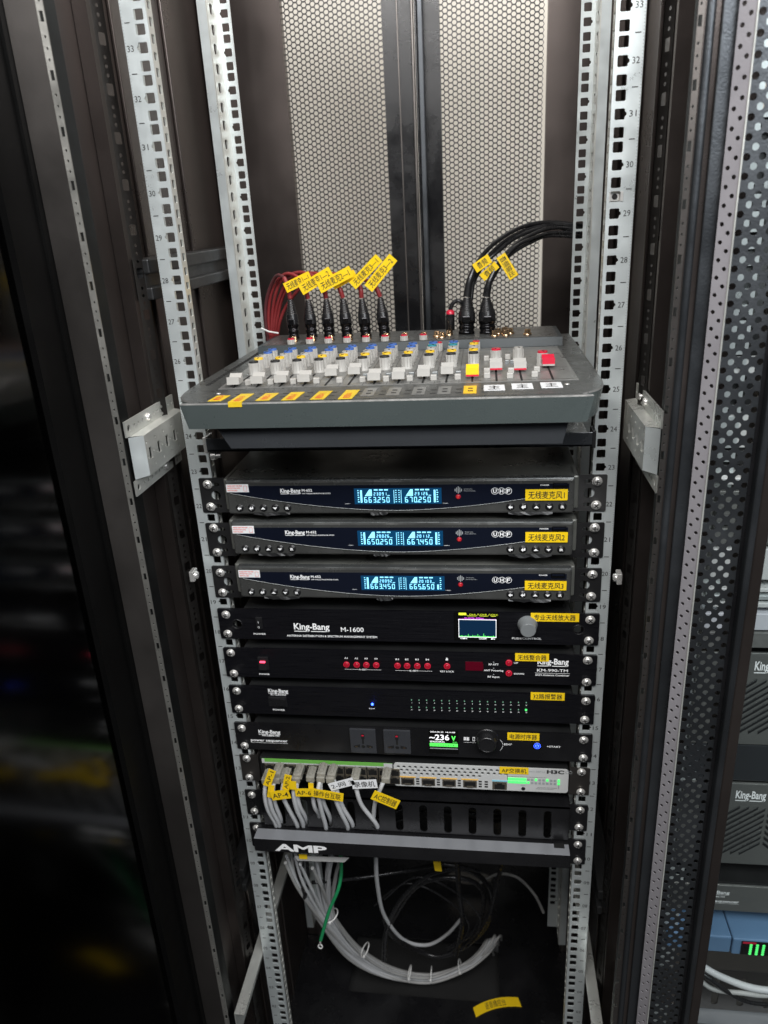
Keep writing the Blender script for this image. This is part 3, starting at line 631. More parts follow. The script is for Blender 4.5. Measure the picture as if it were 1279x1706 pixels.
for i in range(16):
    for r_,(A,B) in enumerate(((a0_,a1_),(c0_,c1_))):
        x=A[0]+(B[0]-A[0])*i/15; z=A[2]+(B[2]-A[2])*i/15; put(LEDN if (i==15 and r_) else LEDM,'indicator_light',f,(x,Yp,z))
b=MB(); p=(-0.0457,-0.0045,0.6739); b.lathe((p[0],Yp,p[2]),(0,-1,0),[(0,.0016),(.0014,.0015),(.002,.0008)],'blueled',12); b.obj('power_lamp',f)
sticker(t,(0.1608,-0.0045,0.7001),(0.2033,-0.0045,0.6887),'32路报警器',-.0042)
# power sequencer
t,f=panel('power_sequencer','black power sequencer with two grey mains sockets and a 236 V readout','power sequencer',6,m='black',hole=False)
b=MB(); p=(-0.2075,-0.0035,0.6204); q=(-0.1766,-0.0035,0.6217); logo(b,fr,p[0],q[0],p[2],.0060)
p=(-0.1909,-0.0035,0.6155); b.text('MR-S48N-TM',fr,p[0],p[2],.0028,'white',.0245,'C',bold=.02,lift=.0004)
p=(-0.2202,-0.0035,0.6067); q=(-0.1677,-0.0035,0.6090); b.text('power sequencer',fr,p[0],p[2],.0044,'white',q[0]-p[0],'L',bold=.025,lift=.0004); line(b,fr,p[0],q[0],p[2]-.0022,.0002,'white')
p=(0.1327,-0.0035,0.6154); b.text('EDIT',fr,p[0],p[2],.0026,'white',.0105,'C',bold=.02,lift=.0004)
p=(0.1921,-0.0035,0.6142); b.text('+START',fr,p[0],p[2],.0028,'white',.018,'C',bold=.02,lift=.0004)
p=(0.0742,-0.0035,0.6206); 
for i in range(2):
    for j in range(2): b.quad(fr(p[0]+i*.0038,p[2]+.0004+j*.0028-.0004*i,.0004),fr(p[0]+i*.0038+.0033,p[2]+j*.0028,.0004),fr(p[0]+i*.0038+.0037,p[2]+j*.0028+.0024,.0004),fr(p[0]+i*.0038+.0005,p[2]+j*.0028+.0026,.0004),'white')
b.box((p[0]+.0120,Yp-.0004,p[2]-.0006),(p[0]+.0150,Yp-.0001,p[2]+.0056),'white'); b.box((p[0]+.0127,Yp-.0005,p[2]+.0004),(p[0]+.0143,Yp-.00035,p[2]+.0048),'blackd'); line(b,fr,p[0],p[0]+.016,p[2]-.0030,.0002,'white')
for s_ in (-1,1): q=(0.1249,-0.0035,0.6150); b.tube([fr(q[0]-.0025,q[2]+s_*.0085,.0004),fr(q[0]-.0005,q[2]+s_*.006,.0004),fr(q[0]+.0012,q[2]+s_*.0008,.0004)],.0003,'white',4,1)
b.obj('lettering',f)
for A,B in (((-0.0793,-0.0035,0.6347),(-0.0437,-0.0035,0.5954)),((-0.0334,-0.0035,0.6346),(0.0033,-0.0035,0.5966))):
    x0,x1,z0,z1=pxbox(A,B); z0=max(z0,ZM[6]-.0215); b=MB(); b.box((x0,Yp-.003,z0),(x1,Yp,z1),'sock',.0008); so=b.obj('mains_socket',f)
    xm=(x0+x1)/2; b=MB(); fz=FX(Yp-.003); zc=(z0+z1)/2
    dark(b,fz,rect(xm-.0022,xm+.0022,zc+.004,zc+.0125)); dark(b,fz,rect(xm-.0012,xm+.0012,zc-.004,zc+.004)); 
    for s_ in (-1,1): dark(b,fz,[(xm+s_*.0045,zc-.0100),(xm+s_*.0130,zc-.0100),(xm+s_*.0130,zc-.0075),(xm+s_*.0045,zc-.0050)]); b.box((xm+s_*.0078,Yp-.0038,zc-.0092),(xm+s_*.0112,Yp-.0034,zc-.0082),'gold')
    b.box((xm-.0015,Yp-.0038,zc+.009),(xm+.0015,Yp-.0034,zc+.0108),'kred'); b.lathe((xm,Yp-.0031,zc-.0085),(0,-1,0),[(0,.0026),(.0004,.0024)],'port',12); b.obj('socket_holes',so)
b=MB(); A=(0.0281,-0.0035,0.6361); B=(0.0674,-0.0035,0.5976); x0,x1,z0,z1=pxbox(A,B); z0=max(z0,ZM[6]-.021); b.box((x0,Yp-.001,z0),(x1,Yp,z1),'scrk',.0003); scn=b.obj('readout_screen',f)
b=MB(); L=.0013; w=x1-x0
b.text('2023-05-25  14:16:08',fr,x0+.002,z1-.0035,.0018,'scrw',w*.84,'L',bold=.02,lift=L); b.text('~236',fr,x0+.0005,z1-.0155,.0088,'scrw',w*.68,'L',bold=.02,lift=L); b.text('V',fr,x1-.0095,z1-.0155,.0068,'scrg',.006,'L',bold=.05,lift=L)
b.text('相电压(输出)',fr,x0+.001,z1-.0195,.0020,'scrw',.020,'L',bold=.01,lift=L); b.text('待机',fr,x1-.008,z1-.0195,.0018,'scrg',.006,'L',lift=L)
dark(b,fr,rect(x0+.0008,x1-.001,z1-.0262,z1-.0207),'scrg',L); b.text('CH1 2 3 4 5 6 7 8',fr,x0+.002,z1-.0248,.0022,'inkb',w*.8,'L',lift=L+.0002); line(b,fr,x0+.001,x1-.001,z1-.0295,.0007,'inkg',L)
b.obj('readout',scn)
p=(0.1051,-0.0120,0.6248); b=MB(); b.lathe((p[0],Yp,p[2]+.0015),(0,-1,0),[(0,.0150),(.0015,.0150),(.0025,.0138)],'rub',32); b.lathe((p[0],Yp-.002,p[2]+.0015),(0,-1,0),[(0,.0132),(.013,.0122),(.0150,.0108),(.0150,.0100),(.0142,.0097)],'rub',32); b.obj('edit_knob',f)
b=MB(); p=(0.1706,-0.0045,0.6169); b.lathe((p[0],Yp,p[2]),(0,-1,0),[(0,.0056),(.0014,.0054),(.0018,.0044)],'rub',20); b.text('⏻' if False else 'U',FX(Yp),p[0],p[2]-.0022,.0042,'blueled',.0045,'C',lift=.0020); b.box((p[0]-.0003,Yp-.0022,p[2]+.0002),(p[0]+.0003,Yp-.0019,p[2]+.0034),'blueled'); 
for k in range(14): a=2*PI*k/14; b.box((p[0]+.0042*math.cos(a)-.0003,Yp-.0021,p[2]+.0042*math.sin(a)-.0003),(p[0]+.0042*math.cos(a)+.0003,Yp-.0018,p[2]+.0042*math.sin(a)+.0003),'blueled')
b.obj('start_button',f)
sticker(t,(0.1318,-0.0045,0.6364),(0.1731,-0.0045,0.6247),'电源时序器',-.0042)
# network switch
zm=ZM[7]; t=thing('network_switch','network switch with light grey half face, green port strip and many grey cables plugged in','network switch',(0,0,zm-.022))
ys=-.003; fs=FX(ys); b=MB(); b.box((-.2135,ys+.003,zm-.0210),(.2135,.22,zm+.0200),'chas',.002); ch=b.obj('chassis',t)
A=(-0.0222,-0.0030,0.5788); B=(0.2135,-0.0030,0.5776); xs0,xs1=A[0],.2130; zt=zm+.0215; zb=zm-.0165
b=MB(); 
hs=[]; hz=[zt-.0055,zt-.0110,zt-.0165]
for r_ in range(3):
    nn=(20,19,15)[r_]
    for i in range(nn): hs.append(circ(xs0+.0065+i*.0079+(.004 if r_%2 else 0),hz[r_],.0026,8))
b.plate((xs0,xs1,zb,zt),hs,lambda a,c,tt:(a,ys+tt,c),0,.0025,'swf',outer=[(xs0,zb)]+[p for p in rrect(xs0-.02,xs1,zb,zt,.006,4) if p[0]>xs0+.01][::-1][::-1][5:]+[(xs1,zt-.006)]+[] if False else rrect(xs0,xs1,zb,zt,.004,3))
f=b.obj('light_face',ch)
b=MB(); b.box((xs0+.002,ys+.0026,zb+.001),(xs1-.002,ys+.0029,zt-.001),'port'); b.obj('dark_backing',f)
b=MB(); ux=lambda x: xs0+x
for k in range(4):
    x=xs0+.0085+k*.0285
    b.box((x-.0015,ys-.0006,zb+.0155),(x+.0215,ys-.0002,zb+.0170),'swor')
b.box((xs0+.134,ys-.0006,zb+.0150),(xs0+.155,ys-.0002,zb+.0170),'swbl'); b.obj('colour_strips',f)
for k in range(4):
    x=xs0+.0095+k*.0285; b=MB(); b.box((x,ys-.0012,zb+.003),(x+.0185,ys+.0,zb+.0150),'portm',.0006); b.box((x+.0018,ys-.0016,zb+.0055),(x+.0167,ys-.0011,zb+.0130),'port'); b.box((x+.005,ys-.002,zb+.0035),(x+.0135,ys-.0014,zb+.0062),'portm'); b.obj('fibre_port',f)
b=MB()
for k in range(5):
    for j in range(3): x=xs0+.002+k*.0285+(0 if k<4 else .0); b.box((x,ys-.0006,zb+.004+j*.0042),(x+.0042,ys-.0002,zb+.0062+j*.0042),'port')
for j in range(3): b.box((xs0+.124,ys-.0006,zb+.004+j*.0042),(xs0+.1285,ys-.0002,zb+.0062+j*.0042),'port')
b.lathe((xs0+.1760,ys-.0002,zb+.0045),(0,-1,0),[(0,.0028),(.0005,.0026)],'port',14)
b.obj('vent_slots',f)
b=MB(); x=xs0+.1345; b.box((x,ys-.0010,zb+.0015),(x+.0195,ys,zb+.0145),'portm',.0005); b.box((x+.003,ys-.0014,zb+.003),(x+.0165,ys-.0009,zb+.0110),'port'); b.box((x+.0065,ys-.0014,zb+.0105),(x+.013,ys-.0009,zb+.0130),'port'); b.obj('network_port',f)
b=MB(); p=(0.1957,-0.0035,0.5711); b.text('H3C',fs,p[0],p[2],.0058,'inkb',.0225,'C',bold=.045,lift=.0004); 
for s_ in (0,1): b.lathe((p[0]+.0155+s_*.004,ys-.0003,p[2]+.0028),(0,-1,0),[(0,.0024),(.0001,.0024),(.0001,.0018),(0,.0018)],'inkg',14,caps=False)
b.text('S5120V3-28P-LI',fs,p[0]-.014,p[2]+.0008,.0028,'inkg',.030,'R',lift=.0004); b.text('RESET',fs,xs0+.1760,zb+.0092,.0018,'inkg',None,'C',lift=.0004)
p=(0.1324,-0.0035,0.5618); q=(0.1937,-0.0035,0.5600); zc=p[2]
line(b,fs,p[0],p[0]+.052,zc+.0018,.0002,'inkb'); line(b,fs,p[0],p[0]+.0005,zc,.0045,'inkb'); line(b,fs,p[0]+.040,p[0]+.066,zc-.0150,.0002,'inkb'); line(b,fs,p[0]+.038,p[0]+.062,zc-.0172,.0002,'inkb'); line(b,fs,p[0]+.0680,p[0]+.0684,zc-.010,.006,'inkb')
b.obj('lettering',f)
b=MB()
for i in range(14):
    for j in range(2):
        m='grnled' if (i<5 or (i==5 and j) or (i in(7,10) and not j) or i==13) else 'inkg'
        x=p[0]+.003+i*.0050; w=.0024 if i<5 else .0015
        b.box((x-w,ys-.0008,zc-.0022-j*.0052-.0018),(x+w,ys-.0003,zc-.0022-j*.0052+.0018),m)
b.obj('status_lights',f)
sticker(t,(0.1218,-0.0040,0.5798),(0.1602,-0.0040,0.5687),'AP交换机',-.0037)
# left half: port field
p=(-0.2084,-0.0120,0.5844); q=(-0.0250,-0.0120,0.5862); xL,xR=-.2085,xs0-.0015; zm+=.003
b=MB(); b.box((xL,ys+.0005,zm-.0185),(xR,ys+.003,zm+.0178),'port'); pf=b.obj('port_field',ch)
b=MB(); b.box((xL,ys-.0004,zm+.0128),(xR,ys+.0005,zm+.0182),'swgr'); b.box((xR-.012,ys-.0006,zm+.0128),(xR,ys-.0003,zm+.0182),'swf'); b.box((xL,ys-.0006,zm+.0128),(xL+.004,ys-.0003,zm+.0182),'swf'); b.box((xL,ys-.0005,zm+.0105),(xR,ys+.0005,zm+.0127),'swf'); b.obj('green_strip',pf)
b=MB()
for i in range(24): b.text(str(i+1),fs,xL+.009+i*.0073,zm+.0110,.0013,'inkb',None,'C',lift=.0007)
b.obj('lettering',pf)
PM=MB(); PM.box((-.0072,-.0012,-.0062),(.0072,0,.0062),'portm',.0004); PM.box((-.0058,-.0016,-.0052),(.0058,-.0011,.0030),'port'); PM.box((-.0028,-.0016,.0028),(.0028,-.0011,.0048),'port'); PM=PM.mesh('network_port')
for i in range(12):
    for j in range(2): put(PM,'network_port',pf,(xL+.0105+i*.0158+(i//6)*.004-(0 if i<11 else .001),ys,zm+.0035-j*.0132))
zm=ZM[7]+.003
for s_ in (-1,1):
    b=MB(); b.plate((.2145,.2408,zm-.0222,zm+.0222),[],lambda a,c,tt:(s_*a,-.0022+tt,c),0,.002,'post'); b.box((s_*.2145,-.0002,zm-.0222),(s_*.2160,.05,zm+.0222),'post'); b.obj('rack_ear',t)
screws(t,(.5755,.5435))
# cable manager
zm=ZM[8]; t=thing('cable_manager','black one-unit cable manager panel with a row of tall rounded slots','cable manager',(0,0,zm-.022))
b=MB(); hs=[]; n=13; sx0=(-0.0175,-0.0085,0.4844)[0]; sxp=((0.1872,-0.0085,0.4901)[0]-sx0)/6
for i in range(n):
    x=sx0+(i-6)*sxp; hs.append(rrect(x-.0054,x+.0054,zm-.0325,zm+.0150,.0052,3)) if -.205<x<.21 else None
b.plate((-.215,.216,zm-.0345,zm+.0215),hs,lambda a,c,tt:(a,-.0085+tt,c),0,.0018,'black'); b.box((-.215,-.0085,zm+.0197),(.216,.040,zm+.0215),'black'); b.box((-.216,-.0085,zm-.0215),(-.2145,.03,zm+.0215),'black'); b.box((.2155,-.0085,zm-.0215),(.217,.03,zm+.0215),'black')
f=b.obj('slotted_panel',t)
for s_ in (-1,1):
    b=MB(); b.plate((.2165,.2408,zm-.0222,zm+.0222),[],lambda a,c,tt:(s_*a,-.0026+tt,c),0,.002,'black',outer=rrect(.2165,.2408,zm-.0222,zm+.0222,.002,2)); b.obj('rack_ear',t)
screws(t,SZ[8])
b=MB(); b.box((-.21,.075,zm-.02),(.21,.078,zm+.02),'chas'); b.obj('back_plate',t)
# blank cover with the big letters
zm=ZM[9]; t=thing('cable_tray_cover','black cover tray with top edge painted pale as if lit and bold white AMP lettering','cable tray',(0,0,zm-.022))
b=MB(); zT=.4586; b.prism([(-.032,zT-.0005),(-.032,zT-.0225),(-.028,zT-.0245),(-.004,zT-.0245),(-.004,zT-.0005)],lambda a,c,tt:(tt,a,c),-.226,.2165,'black')
b.box((-.2255,-.0318,zT-.0004),(.2160,-.0125,zT+.0004),'lit_top',.0003); f=b.obj('tray',t)  # pale sheet paints the lit look onto the top of the black tray
b=MB(); p=(-0.1962,-0.0325,0.4392); q=(-0.1199,-0.0325,0.4397); b.text('AMP',FX(-.032),p[0],p[2],.0128,'white',q[0]-p[0],'L',bold=.032,lift=.0005,slant=.0,space=.92); b.obj('lettering',f)
b=MB(); b.box((.196,-.020,zT+.0003),(.210,-.012,zT+.0009),'hole'); b.obj('latch',f)
for s_ in (-1,1):
    b=MB(); b.plate((.2165,.2408,zm-.0222,zm+.0222),[],lambda a,c,tt:(s_*a,-.0026+tt,c),0,.002,'black',outer=rrect(.2165,.2408,zm-.0222,zm+.0222,.002,2)); b.obj('rack_ear',t)
screws(t,SZ[9],y=-.0035)
# shelf under the mixer
t=thing('rack_shelf','dark flat rack shelf with folded lip that carries the mixer','shelf',(0,0,1.03))
b=MB(); b.box((-.222,-.012,1.0285),(.222,.27,1.0305),'mixd'); b.box((-.222,-.012,1.0285),(.222,-.0105,1.0445),'mixd',.0004); b.obj('shelf_plate',t)
b=MB(); b.box((-.2245,-.0125,1.0265),(-.2205,.01,1.046),'bright',.0006); b.obj('shelf_bracket',t); b=MB(); b.box((.2205,-.0125,1.0265),(.2245,.01,1.046),'earb',.0006); b.obj('shelf_bracket',t)
b=MB(); b.lathe((-.2195,-.004,1.0215),(1,0,0),[(0,.0055),(.006,.0055)],'bright',6); b.lathe((-.2135,-.004,1.0215),(1,0,0),[(0,.003),(.006,.003)],'bright',10); b.obj('bolt',t)
# ================================================================ MIXER
mx=thing('audio_mixer','dark grey audio mixing console covered in white knobs and faders on the rack shelf','mixer',(.006,.08,1.031))
ZF=1.1088; YF=-.110; zlow=1.0812
def outline(ins=0,back=.272):
    c=.0005; w=.2225-ins; pts=[]
    # front left rounded corner -> front right
    L=[(-w,back),(-w-.0012,.0),(-w,-.048),(-w+.0035,-.071),(-w+.0125,-.089),(-w+.028,-.1020),(-w+.048,YF+ins)]
    Rr=[(-a,b_) for a,b_ in L[::-1]]
    P=L+Rr; out=[]
    for i in range(len(P)-1):
        p0,p1,p2,p3=P[max(i-1,0)],P[i],P[i+1],P[min(i+2,len(P)-1)]; k=5 if (1<=i<=5 or 7<=i<=11) else 1
        for j in range(k):
            t=j/k; out.append(tuple(.5*(2*p1[q]+(p2[q]-p0[q])*t+(2*p0[q]-5*p1[q]+4*p2[q]-p3[q])*t*t+(3*p1[q]-p0[q]-3*p2[q]+p3[q])*t**3) for q in (0,1)))
    out.append(P[-1])
    return [(c+a,b_) for a,b_ in out]
b=MB(); o=outline(); n=len(o)
ob=outline(.0045,.270); tb=tessellate_polygon([[Vector((a,c,0)) for a,c in ob]]); b.add([(a,c,zlow) for a,c in ob],[tuple(x) for x in tb],'mixb')
b.add([(a,c,zlow) for a,c in ob]+[(a,c,ZF-.0015) for a,c in o],[(i,(i+1)%n,n+(i+1)%n,n+i) for i in range(n)],'mixb')
oi=outline(.0014)
vs=[(a,c,ZF-.0015) for a,c in o]+[(a,c,ZF) for a,c in oi]; b.add(vs,[(i,(i+1)%n,n+(i+1)%n,n+i) for i in range(n)],'mixs')
tr=tessellate_polygon([[Vector((a,c,0)) for a,c in oi]]); b.add([(a,c,ZF) for a,c in oi],[tuple(x) for x in tr],'mixp')
case=b.obj('case',mx)
b=MB(); b.prism([(-.176,zlow),(.186,zlow),(.180,1.0565),(-.162,1.0565)],lambda a,c,t:(a,t,c),-.094,.24,'mixd'); b.obj('underside',case)
b=MB(); 
for i in range(30):
    y=-.02+i*.0085; b.box((-.2085+0.0,y,ZF),(-.2035,y+.0045,ZF+.0005),'hole')
b.obj('side_vents',case)
# raised jack panel at the back
HY0,HY1,HZ=.172,.272,1.1200
b=MB(); b.prism([(HY0,ZF+.0003),(HY0+.003,HZ),(HY1,HZ),(HY1,ZF+.0003)],lambda a,c,t:(t,a,c),-.2015,.2035,'mixt'); b.box((-.196,HY0+.0045,HZ),(.198,HY1-.003,HZ+.0008),'mixp'); jp=b.obj('jack_panel',case)
b=MB(); XY0=XY(HZ+.0010)
for i in range(12):
    x=-.178+i*.0257
    for k in range(3): line(b,lambda a,c,t:(a,c,HZ+.001+t),x-.008,x+.008,HY0+.010+k*.006,.0003,'inkg',.0002)
    b.text('MIC %d'%(i+1),lambda a,c,t:(a,c,HZ+.001+t),x,HY0+.030,.003,'inkg',None,'C',lift=.0002)
b.obj('lettering',jp)
# control surface plate and printing
fp=lambda a,c,t:(a,c,ZF+t)
b=MB(); b.prism([(-.186,-.043),(.200,-.041),(.196,.166),(-.190,.166)],fp,0,.0007,'mixs'); b.prism([(-.186,-.106),(.197,-.103),(.198,-.045),(-.186,-.046)],fp,0,.0005,'mixp'); pl=b.obj('control_plate',case)
NCH=11; CX=[-.1672+i*.0257 for i in range(NCH)]; KY=[.033+i*.0018 for i in range(NCH)]
b=MB(); lf=lambda a,c,t:(a,c,ZF+.0009+t)
for i,x in enumerate(CX):
    line(b,lf,x-.0135,x-.0131,.06,.104,'inkb',.0001) if i else None
    for k in range(7): line(b,lf,x+.004,x+.0075,-.030+k*.0085,.0003,'inkb',.0001)
    for k in range(3): line(b,lf,x-.0095,x-.006,-.022+k*.016,.0008,'inkg',.0001)
    b.text(('GAIN','HIGH','MID','LOW','PAN')[i%5],lf,x-.009,KY[i]-.014,.0030,'inkb',None,'L',lift=.0002)
for y in (.028,.154,-.036): line(b,lf,-.180,.195,y,.0003,'inkb',.0001)
b.text('2  4        6  8        10  12        14',lf,-.02,-.0385,.003,'inkb',.12,'L',lift=.0001)
for i,x in enumerate(CX):
    for k in range(2): b.box((x+.0105,-.074-k*.016,ZF+.0006),(x+.0165,-.0725-k*.016,ZF+.0008),'inkb'); 
b.obj('lettering',pl)
def knobmesh(cap,r=.0060,h=.0160,body='knob'):
    b=MB(); b.lathe((0,0,0),(0,0,1),[(0,r*1.16),(.0015,r*1.14),(.003,r),(h*.88,r*.93)],body,16,caps=False); b.lathe((0,0,h*.88),(0,0,1),[(0,r*.94),(h*.12,r*.90)],cap,16)
    for k in range(12):
        a=2*PI*k/12; b.box((math.cos(a)*r*.99-.0004,math.sin(a)*r*.99-.0004,.002),(math.cos(a)*r*.99+.0004,math.sin(a)*r*.99+.0004,h*.86),body)
    b.box((-.0005,-r*.95,h+.0001),(.0005,0,h+.0005),'inkb'); return b.mesh('knob')
KN={c:knobmesh(c) for c in ('inkb','kyel','knob','kblue','kred','kgrn')}
KS={c:knobmesh(c,.0048,.0118) for c in ('kred','knob','kblue','kyel')}
def knob(x,y,c,lib=KN,z=ZF+.0006): return put(lib[c],'knob',pl,(x,y,z),(0,0,random.uniform(-.5,.5)))
for i,x in enumerate(CX):
    seq=('inkb','kyel','knob','kblue','kblue') if i<8 else ('inkb','kyel','knob','kgrn','kblue')
    if i==10: seq=('inkb','kyel','knob','kyel')
    for k,c in enumerate(seq): knob(x+.001,KY[i]+k*.0215,c)
for i in range(8): put(KS['kred'],'knob',pl,(CX[i]+.0105,HY0+.0110,HZ-.0035))          # gain trims on the riser
for p in ((0.0446,0.1346,1.1094),(0.0654,0.1486,1.1094),(0.0929,0.1663,1.1094)): put(KS['kred'],'knob',pl,(p[0],.158,ZF+.0006))
for i,(p,c) in enumerate((((0.1169,0.0695,1.1094),'kred'),((0.1429,0.0730,1.1094),'knob'),((0.1686,0.0428,1.1094),'kred'))): knob(p[0],p[1],c)
for i in range(2,7): b=MB(); b.box((CX[i]-.0115,.132,ZF+.0007),(CX[i]-.0055,.140,ZF+.0065),'kred',.0006); b.box((CX[i]-.0112,.128,ZF+.0007),(CX[i]-.0058,.1319,ZF+.0045),'knob',.0006); b.obj('switch_cap',pl)
# faders
def fadermesh(m,edge=None):
    b=MB(); w=.0068; 
    b.prism([(-.0085,.0035),(-.0072,.0115),(-.0018,.0092),(.0018,.0092),(.0070,.0132),(.0085,.0035)],lambda a,c,t:(t,a,c),-w,w,m)
    b.box((-.0012,-.002,0),(.0012,.002,.0036),'rub')
    if edge: b.box((-w+.0001,-.0089,.0030),(w-.0001,-.0083,.0048),edge)
    return b.mesh('fader')
FD={'w':fadermesh('knob'),'y':fadermesh('korange','kred'),'p':fadermesh('knob','kred'),'r':fadermesh('kred','knob')}
FP=[(-.170,-.031),(-.144,-.029),(-.118,-.026),(-.092,-.026),(-.0675,.004),(-.042,.009),(-.0145,-.028),(.0115,-.025),(.038,-.014),(.063,-.004),(.0905,-.018),(.116,.014),(.142,.010),(.174,.029)]
for i,(x,y) in enumerate(FP):
    b=MB(); b.box((x-.0011,-.040,ZF+.0006),(x+.0011,.024 if i<11 else .026,ZF+.0011),'hole'); b.obj('fader_slot',pl)
    put(FD['w' if i<10 else 'y' if i==10 else 'p' if i<13 else 'r'],'fader',pl,(x,y,ZF+.0007))
# push buttons
BM_=MB(); BM_.box((-.0034,-.0030,0),(.0034,.0030,.0062),'knob',.0008); BM_=BM_.mesh('push_button')
BG_=MB(); BG_.box((-.0032,-.0028,0),(.0032,.0028,.0050),'nknob',.0008); BG_=BG_.mesh('push_button_grey')
for i in range(10): put(BM_,'push_button',pl,(CX[i]+.0108,-.026,ZF+.0006)); put(BG_,'push_button',pl,(CX[i]+.0108,-.002,ZF+.0006)) if i>4 else None
for x,y in ((.106,-.022),(.106,.002),(.130,-.026),(.132,.0),(.156,-.022),(.160,.004),(.106,.079),(.131,.084),(.092,.055)): put(BM_,'push_button',pl,(x,y,ZF+.0006))
b=MB()
for k in range(4): b.box((.127+k*.0058,.053,ZF+.0006),(.1315+k*.0058,.056,ZF+.0052),'nknob',.0005)
b.obj('push_button_row',pl)
# tape name strips on the sloping lip
TP=[(-.170,-.1025,-.078),(-.146,-.110,-.072),(-.119,-.105,-.072),(-.092,-.106,-.070),(-.0625,-.1055,-.068),(-.034,-.1065,-.066)]
for i,(x,ya,yb) in enumerate(TP):
    b=MB(); w=.0075; b.prism([(x-w,ya),(x+w*.9,ya+.0005),(x+w+.0015,yb),(x-w+.0020,yb)],fp,.0006,.0010,'ylwd')
    if i==1: b.box((x-w,YF-.0006,ZF-.004),(x+w*.9,YF+.004,ZF+.0012),'ylwd')
    b.text('麦克%d-%d'%(i//2+1,i%2+1),lambda a,c,t,x=x,ya=ya:(x-c+.003,ya+.003+a,ZF+.0011+t),0,0,.0055,'inkr',.022,'L',bold=.01,lift=.0002)
    b.obj('name_tape',case)
for i in range(6,11):
    x=CX[i]-.001; b=MB(); b.prism(rect(x-.0065,x+.0065,-.094,-.060),fp,.0006,.0009,'mixs' if i<10 else 'korange'); 
    for k in range(2): b.box((x-.002,-.074-k*.012,ZF+.0010),(x+.003,-.071-k*.012,ZF+.0013),'inkb')
    b.obj('group_marker',case)
for x,y in ((.113,-.073),(.141,-.069),(.170,-.067)):
    b=MB(); b.prism(rect(x-.0105,x+.0105,y-.011,y+.014),fp,.0006,.0010,'wlab'); b.text('主',fp,x,y-.007,.014,'inkb',.012,'C',lift=.0013) ; b.obj('name_tape',case)
for x,y in ((-.178,-.066),(.186,-.062)):
    b=MB(); b.lathe((x,y,ZF+.0004),(0,0,1),[(0,.0026),(.0006,.0022)],'bright',12); b.obj('screw',case)
# gold jacks on the riser
b=MB()
JK=MB(); JK.lathe((0,0,0),(0,0,1),[(0,.0055),(.002,.0055),(.002,.0042),(.007,.0040),(.007,.0028),(.003,.0026)],'gold',14,caps=False); JK.box((-.002,-.002,.002),(.002,.002,.003),'port'); JK=JK.mesh('jack_socket')
for x,y in [(CX[i]+.0100,HY0+.030) for i in range(8)]+[(.047,.195),(.056,.215),(.040,.207),(.117,.195),(.122,.212),(.132,.196),(.138,.211),(.131,.222),(.160,.197)]: put(JK,'jack_socket',jp,(x,y,HZ+.0008))
# ================================================================ CABLES ON THE MIXER
def flag(t,c,ang,w,h,text,m='ylw',name='flag_label',tilt=0,bend=0,tw=.84):
    """folded label: a thin board whose long axis leans by ang degrees in the upright plane"""
    ca,sa=math.cos(math.radians(ang)),math.sin(math.radians(ang)); b=MB(); n=6
    def fr_(a,c_,t_):
        y=c[1]-t_-bend*(a/w*2)**2*w+tilt*a
        return (c[0]+a*ca-c_*sa,y,c[2]+a*sa+c_*ca)
    for i in range(n):
        a0,a1=-w/2+w*i/n,-w/2+w*(i+1)/n
        b.prism([(a0,-h/2),(a1,-h/2),(a1,h/2),(a0,h/2)],fr_,0,.0005,m)
    if text: b.text(text,fr_,0,-h*.26,h*.52,'inkb',w*tw,'C',bold=.006,lift=.0008)
    o=b.obj(name,t); return o
def plug(t,p,q,r):
    """XLR style plug standing from p up to q"""
    p=Vector(p);q=Vector(q);d=q-p;l=d.length; b=MB()
    b.lathe(p,d,[(0,r*1.0),(l*.06,r*1.02),(l*.07,r*.92),(l*.13,r*.92),(l*.14,r*1.02),(l*.20,r*1.02),(l*.21,r*.92),(l*.27,r*.92),(l*.28,r*1.05),(l*.34,r*1.05)],'conn',20)
    b.lathe(p+d*.34,d,[(0,r*1.08),(l*.22,r*1.05)],'rub',20); 
    b.box((p.x-r*.5,p.y-r*1.25,p.z+d.z*.36),(p.x+r*.5,p.y-r*.9,p.z+d.z*.52),'conn',.001)
    pr=[(0,r*1.0)]
    for k in range(7): pr+=[(l*(.02+k*.058),r*(1.0-k*.08)),(l*(.045+k*.058),r*(1.0-k*.08)),(l*(.05+k*.058),r*(.85-k*.07))]
    b.lathe(p+d*.56,d,pr,'rub',16); return b.obj('plug',t)
